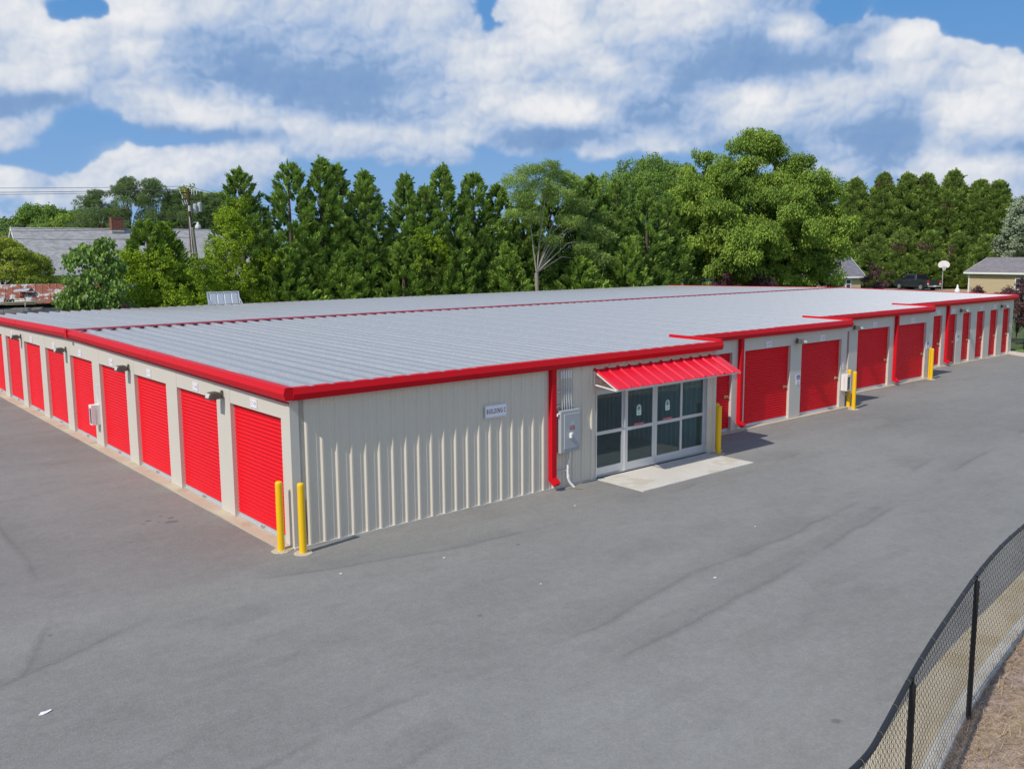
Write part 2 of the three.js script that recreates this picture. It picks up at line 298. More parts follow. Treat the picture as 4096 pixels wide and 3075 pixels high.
// eave gutters in lapped lengths, side rakes of the set-back corners, downspouts
const GUTTER = [[0, 0.004], [0.135, 0.004], [0.165, -0.10], [0.13, -0.202], [0.0, -0.206]];
SECTIONS.forEach((s, k) => {
  const n = Math.round((s.x1 - s.x0) / 3.6), y = roofY(s.z + 0.14), x0 = k ? s.x0 - 0.0 : s.x0 + 0.1;
  for (let i = 0; i < n; i++) { const a = mix(x0, s.x1 + 0.02, i / n), b = mix(x0, s.x1 + 0.02, (i + 1) / n) + (i < n - 1 ? 0.03 : 0), e = (i % 2) * 0.003; new Geo().prism(GUTTER, (u, v, t) => V(mix(a, b, t), y + v + (v < 0 ? -e : e), s.z + u + (u > 0 ? e : 0))).build('gutter', trimRed, building); }
  if (k < 3) new Geo().prism([[-0.05, -0.06], [-0.05, 0.045], [0.016, 0.045], [0.022, -0.16], [0.008, -0.16], [0.004, -0.06]], (u, v, t) => V(s.x1 + 0.004 + u, roofY(mix(s.z + 0.128, SECTIONS[k + 1].z - 0.28, t)) + v, mix(s.z + 0.128, SECTIONS[k + 1].z - 0.28, t))).build('rake_trim', trimRed, building);
});
const rake = (za, zb, x, out, name) => new Geo().prism(GUTTER, (u, v, t) => { const z = mix(za, zb, t); return V(x + out * u, roofY(z) + v + 0.012, z); }).build(name, trimRed, building);
for (let i = 0; i < 8; i++) { const L = [0.139, -3.1, -6.25, -9.4, RIDGE - 0.02, -15.5, -18.6, -21.7, REAR]; rake(L[i] + (i ? 0.03 : 0), L[i + 1], i % 2 ? 0 : -0.003, -1, 'rake_trim'); }
rake(SECTIONS[3].z + 0.139, RIDGE, 38.08, 1, 'rake_trim'); rake(RIDGE, REAR, 38.08, 1, 'rake_trim');
new Geo().box(-0.185, roofY(RIDGE) - 0.22, RIDGE - 0.09, -0.17, roofY(RIDGE) + 0.03, RIDGE + 0.09).build('ridge_joint_plate', trimRed, building);
for (const za of [[0.0, RIDGE], [RIDGE, REAR + 0.1]]) new Geo().prism([[0, -0.012], [0.026, -0.012], [0.026, 0.012], [0, 0.012]], (u, v, t) => { const z = mix(za[0], za[1], t); return V(-u, roofY(z) - 0.262 + v, z); }).build('trim_strip', trimRed, building);
{
  const y = roofY(REAR);   // rear gutter
  for (let i = 0; i < 10; i++) { const a = mix(-0.12, 38.1, i / 10), b = mix(-0.12, 38.1, (i + 1) / 10) + 0.02, e = (i % 2) * 0.003; new Geo().prism([[0, -0.016], [-0.14, -0.016], [-0.165, -0.1], [-0.13, -0.2], [0, -0.2]], (u, v, t) => V(mix(a, b, t), y + v + (v > -0.05 ? e : -e), REAR + u - e)).build('gutter', capRed, building); }
}
function downspout(x, z) {
  const top = roofY(z + 0.14) - 0.2, g = new Geo();
  g.box(x - 0.062, 0.27, z + 0.004, x + 0.062, top, z + 0.112);
  const m = g.build('downspout', trimRed, building);
  new Geo().prism([[0.004, 0.268], [0.112, 0.268], [0.235, 0.17], [0.16, 0.105], [0.004, 0.2]], (u, v, t) => V(x + (t - 0.5) * 0.13, v, z + u)).build('elbow', trimRed, m);
}
downspout(5.655, 0.0); downspout(13.56, -1.177); downspout(24.53, -2.453); downspout(31.3, -3.69);

// roll-up doors
function curtainGeometry(w) {
  const pitch = 0.0712, n = 30, rows = [], prof = [[0, 0], [0.05, 0.014], [0.16, 0.022], [0.4, 0.025], [0.62, 0.021], [0.82, 0.012], [0.95, 0.002]];
  for (let i = 0; i < n; i++) for (const [t, h] of prof) rows.push([V(-w / 2, 0.1 + (i + t) * pitch, h), V(w / 2, 0.1 + (i + t) * pitch, h)]);
  const pos = [], idx = []; rows.forEach((r) => r.forEach((q) => pos.push(q.x, q.y, q.z)));
  for (let i = 0; i + 1 < rows.length; i++) { const a = i * 2; idx.push(a, a + 1, a + 3, a, a + 3, a + 2); }
  const g = new THREE.BufferGeometry(); g.setAttribute('position', new THREE.Float32BufferAttribute(pos, 3)); g.setIndex(idx); g.computeVertexNormals();
  const h = g.toNonIndexed(); return metreUV(h);
}
const REC = 0.1;   // depth of the reveal
const doorKinds = new Map();
function door(x, z, turn, w, red, latch) {
  const key = w.toFixed(2) + latch;
  if (!doorKinds.has(key)) doorKinds.set(key, {
    curtain: curtainGeometry(w + 0.02),
    bar: new Geo().box(-w / 2 - 0.01, 0.03, -0.012, w / 2 + 0.01, 0.1, 0.022).box(-w / 2 - 0.01, 0.028, 0.022, w / 2 + 0.01, 0.044, 0.06).geometry(),
    seal: new Geo().box(-w / 2, 0.012, -0.01, w / 2, 0.03, 0.03).geometry(),
    hasp: latch === 'side' ? new Geo().bevel(w / 2 - 0.22, 0.93, 0.018, w / 2 - 0.07, 0.985, 0.034, 0.004).box(w / 2 - 0.2, 0.91, 0.024, w / 2 - 0.16, 1.005, 0.03).geometry() : new Geo().bevel(-0.05, 0.055, 0.022, 0.05, 0.085, 0.045, 0.004).geometry(),
    lock: latch === 'side' ? new Geo().rod(V(w / 2 - 0.085, 0.953, 0.03), V(w / 2 - 0.085, 0.953, 0.055), 0.022, 0.022, 10).geometry() : new Geo().rod(V(0.02, 0.045, 0.05), V(0.02, 0.085, 0.065), 0.018, 0.018, 8).geometry(),
  });
  const k = doorKinds.get(key), m = put('roll_up_door', k.curtain, red, building);
  m.position.set(x, 0, z); m.rotation.y = turn; m.translateZ(-REC);
  put('bottom_bar', k.bar, galvanised, m); put('bottom_seal', k.seal, rubber, m); put('hasp', k.hasp, latch === 'side' ? brass : galvanised, m); put('lock', k.lock, steel, m);
}
// left side: nine doors between full-height piers
const LEFT = Array.from({ length: 9 }, (_, i) => -2.374 - 2.6525 * i), LEFT_W = 2.033, GAP = 0.003;
const topAt = (z) => roofY(z) - 0.05;
{
  const edges = [0, ...LEFT.flatMap((z) => [z + LEFT_W, z]), -24.1];
  for (let i = 0; i < edges.length; i += 2) new Geo().prism([[edges[i] - (i ? GAP : 0), 0.03], [edges[i + 1] + GAP, 0.03], [edges[i + 1] + GAP, topAt(edges[i + 1])], [edges[i] - (i ? GAP : 0), topAt(edges[i])]], (a, b, t) => V(t * 0.24, b, a)).build('wall_panel', beige, building);
  LEFT.forEach((z) => {
    new Geo().prism([[z, DOOR_H], [z + LEFT_W, DOOR_H], [z + LEFT_W, topAt(z + LEFT_W)], [z, topAt(z)]], (a, b, t) => V(0.002 + t * 0.08, b, a)).build('header_panel', beige, building);
    door(0, z + LEFT_W / 2, -Math.PI / 2, LEFT_W, LEFT.indexOf(z) % 2 ? doorRedB : doorRedA, 'foot');
  });
  // inside lining so that no light passes behind the doors
  new Geo().box(0.26, 0, -24.0, 0.32, 2.6, -0.2).box(0.3, 0, -24.1, 38, 2.6, -24.0).build('inner_wall', beige, building);
}
// front, set-back lengths with doors
function frontLength(z, x0, x1, doors, end) {
  const edges = [x0, ...doors.flat(), x1], top = roofY(z) - 0.05;
  for (let i = 0; i < edges.length; i += 2) if (edges[i + 1] - edges[i] > 0.02) new Geo().box(edges[i] + (i ? GAP : 0), 0.03, z - 0.24, edges[i + 1] - GAP, top, z).build('wall_panel', beige, building);
  doors.forEach(([a, b], i) => { new Geo().box(a, DOOR_H, z - 0.082, b, top, z - 0.002).build('header_panel', beige, building); door((a + b) / 2, z, 0, b - a, i % 2 ? doorRedA : doorRedB, 'side'); });
  new Geo().box(end - 0.14, 0.03, z - 1.3, end - 0.02, top, z - 0.245).build('return_wall', beige, building);
  new Geo().box(x0, 0, z - 0.5, x1 - 0.2, top, z - 0.45).build('inner_wall', beige, building);
}
const FRONT = [
  { z: -1.177, x0: 11.0, x1: 19.03, doors: [[11.1, 13.257], [13.828, 15.985], [16.55, 18.71]] },
  { z: -2.453, x0: 18.9, x1: 27.2, doors: [[19.25, 21.42], [21.98, 24.16], [24.743, 26.892]] },
  { z: -3.69, x0: 27.1, x1: 38.06, doors: [[28.77, 29.54], [30.146, 30.916], [31.515, 32.265], [32.84, 33.618], [34.21, 35.0], [35.59, 36.384], [36.955, 37.715]] }];
FRONT.forEach((f) => frontLength(f.z, f.x0, f.x1, f.doors, f.x1));
new Geo().box(37.92, 0.03, -24, 38.05, 2.6, -3.95).build('end_wall', beige, building);
// front, near length: ribbed sheet wall
const ENTRY = { x0: 6.93, x1: 10.7, top: 1.9 };
{
  const rib = (k) => [[0, 0], [0.026, 0.027], [0.054, 0.027], [0.076, 0], [0.122, 0], [0.133, 0.007], [0.146, 0.007], [0.156, 0], [0.196, 0], [0.207, 0.007], [0.22, 0.007], [0.23, 0]].map(([u, h]) => [u * k, h]);
  const P = 0.2722, ribbed = (a, b, y0, y1) => {
    const pts = [[a, 0]]; for (let x = 0.236; x < b; x += P) for (const [u, h] of rib(P / 0.2755)) if (x + u > a + 0.002 && x + u < b - 0.002) pts.push([x + u, h]); pts.push([b, 0]);
    new Geo().sheet([y0, y1].map((y) => pts.map(([x, h]) => V(x, y, h)))).build('wall_panel', beigeSheet, building);
  };
  for (let x = 0.14; x < ENTRY.x0 - 0.01; ) { const e = Math.min(ENTRY.x0, 0.14 + Math.round((x + 3 * P - 0.14) / P) * P); ribbed(x, e, 0.03, 2.47); x = e; }
  ribbed(ENTRY.x1, 10.9, 0.03, 2.47); ribbed(ENTRY.x0, ENTRY.x1, 2.04, 2.47);
  new Geo().box(-0.012, 0.03, -0.1, 0.14, 2.47, 0.006).build('corner_trim', beige, building);
  new Geo().box(10.88, 0.03, -0.2, 11.0, 2.47, 0.03).box(10.86, 0.03, -1.25, 10.98, 2.5, -0.2).build('corner_trim', beige, building);
  new Geo().box(0.1, 0, -0.12, 6.93, 2.6, -0.02).build('inner_wall', beigeSheet, building);
  new Geo().box(ENTRY.x0, ENTRY.top, -0.06, ENTRY.x1, 2.04, 0.012).build('header_panel', beige, building);
  new Geo().box(-0.02, 0, -0.14, 6.93, 0.034, 0.035).box(10.7, 0, -0.3, 11.02, 0.034, 0.05).build('sill_strip', concrete, building);
}
// entrance: four-leaf automatic sliding door, two outer leaves fixed, two inner leaves slide in front
const fit = (c, text, x, y, w) => { const m = c.measureText(text).width, k = Math.min(1, w / m); c.save(); c.textAlign = 'left'; c.translate(x - m * k / 2, y); c.scale(k, 1); c.fillText(text, 0, 0); c.restore(); };
const vinyl = (w, h, draw) => { const c = document.createElement('canvas'); c.width = w; c.height = h; draw(c.getContext('2d'), w, h); const t = new THREE.CanvasTexture(c); t.colorSpace = THREE.SRGBColorSpace; return t; };
const faceUV = (g) => { const p = g.attributes.position; g.computeBoundingBox(); const b = g.boundingBox, uv = []; for (let i = 0; i < p.count; i++) uv.push((p.getX(i) - b.min.x) / (b.max.x - b.min.x), (p.getY(i) - b.min.y) / (b.max.y - b.min.y)); g.setAttribute('uv', new THREE.Float32BufferAttribute(uv, 2)); return g; };
const decal = (w, h, tex, x, y, z, parent, name, shape) => { const g = faceUV(shape ?? new THREE.PlaneGeometry(w, h)); const m = put(name, g, M({ map: tex, roughness: 0.6 }), parent); m.position.set(x, y, z); return m; };
const arrowTex = vinyl(128, 208, (c) => { c.fillStyle = '#cfeee6'; c.fillRect(0, 0, 128, 208); c.strokeStyle = '#2f8d7a'; c.lineWidth = 9; c.beginPath(); c.arc(64, 68, 50, 0, 7); c.stroke(); c.fillStyle = '#0b1c22'; c.beginPath(); c.moveTo(64, 26); c.lineTo(98, 84); c.lineTo(76, 80); c.lineTo(76, 108); c.lineTo(52, 108); c.lineTo(52, 80); c.lineTo(30, 84); c.fill(); c.fillStyle = '#3c7d72'; c.font = 'bold 17px sans-serif'; fit(c, 'AUTOMATIC', 64, 158, 110); fit(c, 'CAUTION', 64, 178, 110); fit(c, 'DOOR', 64, 198, 110); });
const autoTex = vinyl(512, 64, (c) => { c.fillStyle = '#a3122b'; c.fillRect(0, 0, 512, 64); c.fillStyle = '#e9d7d9'; c.font = 'bold 36px sans-serif'; fit(c, 'AUTOMATIC SLIDING DOOR', 256, 45, 470); });
{
  const leaf = (x0, x1, g0, g1, z, slides) => {
    const g = new Geo(), t = 0.022;
    g.box(x0, 0.045, z - t, g0, 1.9 - 0.004, z + t).box(g1, 0.045, z - t, x1, 1.896, z + t).box(g0, 0.05, z - t, g1, 0.215, z + t - 0.001).box(g0, 0.922, z - t, g1, 0.995, z + t - 0.001).box(g0, 1.79, z - t, g1, 1.894, z + t - 0.001);
    const f = g.build('door_leaf', alloy, building);
    new Geo().box(g0 - 0.004, 0.211, z - 0.003, g1 + 0.004, 0.926, z + 0.003).build('pane', glassTint, f);
    new Geo().box(g0 - 0.004, 0.991, z - 0.003, g1 + 0.004, 1.794, z + 0.003).build('pane', glassTint, f);
    if (slides) {
      const s = new THREE.Shape(); s.moveTo(-0.075, -0.12); s.lineTo(0.075, -0.12); s.lineTo(0.075, 0.04); s.absarc(0, 0.045, 0.075, 0, Math.PI); s.lineTo(-0.075, -0.12);
      decal(0.15, 0.24, arrowTex, (g0 + g1) / 2 - 0.03, 1.33, z + 0.005, f, 'arrow_sticker', new THREE.ShapeGeometry(s, 16));
      decal(0.34, 0.05, autoTex, (g0 + g1) / 2 - 0.03, 1.022, z + 0.005, f, 'door_notice');
    }
  };
  leaf(6.965, 7.86, 7.02, 7.8, -0.075, false); leaf(7.86, 8.832, 7.945, 8.755, -0.03, true); leaf(8.838, 9.79, 8.914, 9.72, -0.03, true); leaf(9.78, 10.665, 9.83, 10.605, -0.075, false);
  const j = new Geo(); j.box(6.93, 0.03, -0.12, 6.963, 1.9, 0.02).box(10.667, 0.03, -0.12, 10.7, 1.9, 0.02).box(6.963, 0.03, -0.11, 10.667, 0.043, 0.0).box(6.963, 1.898, -0.12, 10.667, 1.93, -0.062);
  j.build('door_frame', alloy, building);
  // vestibule behind the glass
  const vest = M({ color: col(0.72, 0.74, 0.74), map: paintTex, roughness: 0.5 }), pts = []; for (let z = -0.13; z > -4.6; z -= 0.15) pts.push([z, 0], [z - 0.05, 0], [z - 0.062, 0.02], [z - 0.1, 0.02], [z - 0.112, 0]);
  new Geo().sheet([0.01, 2.42].map((y) => pts.map(([z, h]) => V(10.72 - h, y, z)))).build('inner_wall', vest, building);
  new Geo().box(6.8, 0.01, -4.7, 10.8, 2.45, -4.6).box(6.8, 0.01, -4.6, 6.9, 2.45, -0.14).box(10.74, 0.01, -4.6, 10.85, 2.45, -0.13).box(6.8, 2.42, -4.6, 10.8, 2.48, -0.07).build('inner_wall', vest, building);
  new Geo().box(6.8, 0.004, -4.6, 10.8, 0.02, -0.11).build('vestibule_floor', concrete, building);
  new Geo().box(7.3, 0.02, -4.6, 8.5, 2.1, -4.56).build('inner_door', M({ color: col(0.25, 0.27, 0.29), roughness: 0.6 }), building);
}
// concrete edges of the slab along the walls, and the entrance pad
structure(new Geo().box(-0.2, -0.1, -24.2, 0.26, 0.026, 0.0).build('concrete_apron', apronConcrete), 'concrete slab edge under the left doors');
FRONT.forEach((f) => structure(new Geo().box(f.x0, -0.1, f.z - 0.3, f.x1, 0.026, f.z + 0.12).build('concrete_apron', apronConcrete), 'concrete slab edge under the front doors'));
structure(new Geo().box(6.93, -0.1, 0.04, 8.8, 0.018, 1.36).box(8.812, -0.1, 0.04, 10.69, 0.018, 1.36).build('concrete_apron', concrete), 'pale concrete pad before the glass entrance');
// ---------------------------------------------------------------- things on and round the building
// awning over the entrance
{
  const a = thing('entrance_awning', 'red ribbed metal awning over the glass entrance', 'awning'), x0 = 6.83, x1 = 11.0, P = (x1 - x0) / 12, pts = [];
  for (let i = 0; i < 12; i++) { const x = x0 + i * P; pts.push([x, 0], [x + 0.02, 0.034], [x + 0.06, 0.034], [x + 0.08, 0], [x + P * 0.5, 0], [x + P * 0.5 + 0.01, 0.004], [x + P * 0.5 + 0.03, 0.004], [x + P * 0.5 + 0.04, 0]); } pts.push([x1, 0]);
  new Geo().sheet([[2.355, 0.035], [2.01, 0.73]].map(([y, z]) => pts.map(([x, h]) => V(x, y + h, z)))).build('awning_sheet', new THREE.MeshPhysicalMaterial({ color: col(0.78, 0.012, 0.035), map: paintTex, roughness: 0.3, specularIntensity: 0.6 }), a);
  for (const x of [6.845, 8.2, 9.6, 10.98]) { const g = new Geo(); g.bar(V(x, 2.318, 0.05), V(x, 1.982, 0.712), 0.024, 0.024).bar(V(x, 2.045, 0.045), V(x, 1.978, 0.712), 0.024, 0.024).box(x - 0.013, 2.03, 0.032, x + 0.013, 2.32, 0.06); g.build('bracket', whitePaint, a); }
  new Geo().box(6.835, 2.30, 0.032, 10.99, 2.328, 0.05).bar(V(6.84, 1.985, 0.70), V(10.99, 1.985, 0.70), 0.018, 0.018).build('awning_rail', whitePaint, a);
}
// bollards
function bollard(x, z, label) {
  const t = thing('bollard', label, 'bollard', [x, 0, z], 0, 'yellow bollards at the building corners');
  const prof = [[0.0, 1.163], [0.022, 1.162], [0.042, 1.155], [0.053, 1.142], [0.0575, 1.12], [0.0575, 1.085], [0.0565, 1.082], [0.0565, 0.86], [0.0585, 0.857], [0.0585, 0.0]].map(([r, y]) => new THREE.Vector2(r, y));
  put('post', new THREE.LatheGeometry(prof.reverse(), 28), bollardYellow, t);
  const R = rng(Math.round(x * 91 + z * 77) + 5), pts = [], N = 26; for (let i = 0; i < N; i++) { const r = 0.125 + 0.03 * R(); pts.push(new THREE.Vector2(Math.cos(i / N * 6.283) * r, Math.sin(i / N * 6.283) * r)); }
  const g = new THREE.ExtrudeGeometry(new THREE.Shape(pts), { depth: 0.02, bevelEnabled: true, bevelSize: 0.012, bevelThickness: 0.008, bevelSegments: 2 }); g.rotateX(-Math.PI / 2); g.translate(0, -0.014, 0);
  put('concrete_collar', metreUV(flat(g)), apronConcrete, t);
}
bollard(-0.203, -0.093, 'yellow bollard at the near corner, in front of the last left door');
bollard(0.014, 0.239, 'yellow bollard at the near corner, in front of the ribbed wall');
bollard(10.862, 0.235, 'yellow bollard beside the glass entrance, nearer one of its pair');
bollard(11.12, -0.03, 'yellow bollard beside the glass entrance, hidden half behind its twin');
bollard(18.91, -0.812, 'yellow bollard beyond the extinguisher box, front one of the middle pair');
bollard(19.19, -1.14, 'yellow bollard directly behind the extinguisher box of the front wall');
bollard(26.99, -2.22, 'yellow bollard farthest along the front, standing clear of the wall');
bollard(27.3, -2.47, 'yellow bollard farthest along the front, tucked behind its twin');

// signs: one print atlas
const SIGN_NUMBERS = ['C149', 'C148', 'C147', 'C146', 'C145', 'C144', 'C143', 'C142', 'C141', 'C259', 'C260', 'C262', 'C263', 'C265', 'C266', 'C267', 'C268', 'C269', 'C270'];
const signAtlas = vinyl(1024, 1024, (c) => {
  c.fillStyle = '#eef1f6'; c.fillRect(0, 0, 1024, 1024);
  SIGN_NUMBERS.forEach((s, i) => { const x = (i % 4) * 256, y = Math.floor(i / 4) * 160; c.strokeStyle = '#8c1830'; c.lineWidth = 5; c.strokeRect(x + 14, y + 14, 228, 132); c.fillStyle = '#6b1027'; c.font = '92px sans-serif'; fit(c, s, x + 128, y + 113, 196); });
  c.strokeStyle = '#7c1230'; c.lineWidth = 6; c.strokeRect(12, 812, 488, 200); c.fillStyle = '#74102c'; c.font = 'bold 104px sans-serif'; fit(c, 'BUILDING C', 256, 948, 440);
  ['C260', 'C264', 'C267'].forEach((s, k) => {   // accessible unit notices
    const x = 520 + k * 130, y = 806; c.fillStyle = '#14479c'; c.fillRect(x + 14, y + 12, 84, 92); c.strokeStyle = c.fillStyle = '#f4f6fa'; c.lineWidth = 7;
    c.beginPath(); c.arc(x + 52, y + 26, 6, 0, 7); c.fill(); c.beginPath(); c.moveTo(x + 52, y + 34); c.lineTo(x + 53, y + 64); c.lineTo(x + 72, y + 64); c.lineTo(x + 80, y + 88); c.stroke(); c.beginPath(); c.moveTo(x + 53, y + 48); c.lineTo(x + 70, y + 48); c.stroke(); c.beginPath(); c.arc(x + 53, y + 72, 21, 0.3, 4.2); c.stroke();
    c.fillStyle = '#b5233c'; c.font = 'bold 26px sans-serif'; fit(c, 'UNIT', x + 56, y + 134, 80); fit(c, s, x + 56, y + 164, 84); c.fillRect(x + 16, y + 176, 80, 6); c.fillRect(x + 24, y + 190, 64, 6);
    c.strokeStyle = '#b9c2d3'; c.lineWidth = 4; c.strokeRect(x + 4, y + 3, 104, 208);
  });
  c.save(); c.translate(990, 990); c.rotate(-Math.PI / 2); c.fillStyle = '#4a2d8c'; c.font = 'bold 24px sans-serif'; fit(c, 'FIRE EXTINGUISHER', 96, 0, 200); c.restore(); c.strokeStyle = '#7a1c4a'; c.lineWidth = 3; c.strokeRect(962, 786, 40, 224);
});
const signMat = M({ map: signAtlas, roughness: 0.45 });
function plate(name, label, category, cx, cy, z, w, h, cell, turn, x, group) {
  const g = new THREE.BoxGeometry(w, h, 0.006), uv = g.attributes.uv, [a, b, cw, ch] = cell;
  for (let i = 0; i < uv.count; i++) { const front = Math.floor(i / 4) === 4; uv.setXY(i, front ? (a + uv.getX(i) * cw) / 1024 : 0.004, front ? 1 - (b + (1 - uv.getY(i)) * ch) / 1024 : 0.996); }
  const m = tag(put(name, g, signMat), label, category, group); m.position.set(x, cy, z); m.rotation.y = turn; return m;
}
const cellOf = (s) => { const i = SIGN_NUMBERS.indexOf(s); return [(i % 4) * 256, Math.floor(i / 4) * 160, 256, 160]; };
LEFT.forEach((z, i) => { const s = 'C' + (149 - i); plate('unit_sign', `white unit sign reading ${s} above a left-side red door`, 'sign', 0, 2.25, z + LEFT_W / 2, 0.272, 0.17, cellOf(s), -Math.PI / 2, -0.005, 'unit number signs'); });
[['C259', 1, 0], ['C260', 2, 0], ['C262', 1, 1], ['C263', 2, 1], ['C265', 1, 2], ['C266', 2, 2], ['C267', 3, 2], ['C268', 4, 2], ['C269', 5, 2], ['C270', 6, 2]].forEach(([s, d, f]) => { const [a, b] = FRONT[f].doors[d]; plate('unit_sign', `white unit sign reading ${s} above a front red door`, 'sign', 0, 2.245 + 0.012 * f, FRONT[f].z + 0.004, 0.285, 0.175, cellOf(s), 0, (a + b) / 2, 'unit number signs'); });
plate('building_sign', 'white sign reading BUILDING C on the ribbed wall', 'sign', 0, 1.803, 0.036, 0.55, 0.262, [0, 800, 512, 224], 0, 4.212);
[[16.4, 1.113, 0, 0.2, 0.29], [27.075, 1.262, 1, 0.2, 0.29], [32.46, 1.09, 2, 0.2, 0.28]].forEach(([x, y, f, w, h], k) => plate('accessible_sign', ['blue and white wheelchair notice on the pier between the two near front doors', 'blue and white wheelchair notice on the pier behind the farthest bollards', 'blue and white wheelchair notice on the pier among the narrow far doors'][k], 'sign', 0, y, FRONT[f].z + 0.004, w, h, [524 + k * 130, 809, 104, 202], 0, x, 'wheelchair notices'));
plate('extinguisher_sign', 'narrow upright extinguisher label above the front white box', 'sign', 0, 1.4, -1.173, 0.075, 0.41, [962, 786, 40, 224], 0, 18.87);
plate('extinguisher_sign', 'narrow upright extinguisher label above the left white box', 'sign', 0, 1.37, -10.6, 0.075, 0.39, [962, 786, 40, 224], -Math.PI / 2, -0.005);

// wall lights
function wallLight(x, z, turn, label, y = 2.245) {
  const t = thing('wall_light', label, 'wall light', [x, y, z], turn, 'flood lights on the walls'); t.scale.setScalar(0.76);
  const head = new Geo(); head.prism([[0.10, -0.075], [0.10, 0.05], [0.14, 0.085], [0.33, 0.075], [0.385, -0.05], [0.38, -0.085]], (u, v, k) => V((k - 0.5) * 0.26, v, u)); head.build('lamp_head', lampGrey, t);
  for (let i = 0; i < 8; i++) { const s = i % 2; new Geo().box(s ? 0.13 : -0.138, -0.07, 0.135 + (i >> 1) * 0.05, s ? 0.138 : -0.13, 0.05, 0.15 + (i >> 1) * 0.05).build('cooling_fin', lampGrey, t); }
  new Geo().prism([[0.392, -0.035], [0.398, -0.04], [0.353, 0.062], [0.348, 0.058]], (u, v, k) => V((k - 0.5) * 0.2, v, u)).build('lens', M({ color: col(0.55, 0.55, 0.5), roughness: 0.25 }), t);
  new Geo().box(-0.055, -0.08, 0.002, 0.055, 0.085, 0.045).box(-0.025, -0.03, 0.045, 0.025, 0.03, 0.105).box(-0.03, 0.085, 0.004, 0.03, 0.11, 0.03).build('bracket', lampGrey, t);
}
['nearest the corner', 'second from the corner', 'third from the corner', 'farthest left'].forEach((w, i) => wallLight(0, -2.685 - 5.305 * i, -Math.PI / 2, 'grey flood light on the left wall, ' + w));
wallLight(16.27, -1.177, 0, 'grey flood light between the two near wide front doors', 2.23);
wallLight(21.7, -2.453, 0, 'grey flood light beside the first set-back corner of the front', 2.23);
wallLight(32.55, -3.69, 0, 'grey flood light among the narrow far doors, nearer one', 2.25);
wallLight(36.67, -3.69, 0, 'grey flood light at the last narrow door of the front', 2.25);

// fire extinguisher boxes
function extinguisherBox(x, y, z, turn, label) {
  const t = thing('extinguisher_box', label, 'extinguisher box', [x, y, z], turn), w = 0.21, h = 0.5, d = 0.19, k = 0.012;
  new Geo().box(-w / 2, 0, 0.002, w / 2, h, k).box(-w / 2, 0, k, -w / 2 + k, h, d).box(w / 2 - k, 0, k, w / 2, h, d).box(-w / 2 + k, 0, k, w / 2 - k, k, d).box(-w / 2 + k, h - k, k, w / 2 - k, h, d).build('cabinet', whitePaint, t);
  new Geo().box(-w / 2, h - 0.075, d, w / 2, h, d + 0.012).box(-w / 2, 0, d, -w / 2 + 0.022, h - 0.075, d + 0.01).box(w / 2 - 0.022, 0, d, w / 2, h - 0.075, d + 0.01).box(-w / 2 + 0.022, 0, d, w / 2 - 0.022, 0.022, d + 0.01).build('door_frame', plainWhite, t);
  new Geo().box(-w / 2 + 0.02, 0.02, d + 0.002, w / 2 - 0.02, h - 0.073, d + 0.005).build('pane', new THREE.MeshPhysicalMaterial({ color: col(0.8, 0.86, 0.9), transmission: 1, thickness: 0, roughness: 0.06 }), t);
  new Geo().add(new THREE.LatheGeometry([[0, 0.03], [0.055, 0.03], [0.06, 0.05], [0.06, 0.27], [0.045, 0.31], [0.018, 0.335], [0.018, 0.36], [0, 0.362]].map(([r, q]) => new THREE.Vector2(r, q)), 14), new THREE.Matrix4().makeTranslation(0, 0, 0.095)).build('extinguisher', M({ color: col(0.55, 0.02, 0.02), roughness: 0.35 }), t);
  new Geo().add(new THREE.CylinderGeometry(0.045, 0.045, 0.12, 16).translate(0, 0.22, 0.125)).build('blue_tag', M({ color: col(0.03, 0.25, 0.62), roughness: 0.5 }), t);
  const side = turn ? 1 : -1; new Geo().box(side * (w / 2 + 0.001), -0.03, 0.1, side * (w / 2 + 0.006), h - 0.09, 0.106).build('strap', M({ color: col(0.45, 0.4, 0.38), roughness: 0.6 }), t);
}
extinguisherBox(18.885, 0.55, -1.177, 0, 'white extinguisher box with clear front on the front wall by bollards');
extinguisherBox(0, 0.575, -10.62, -Math.PI / 2, 'white extinguisher box with clear front on the left wall between doors');

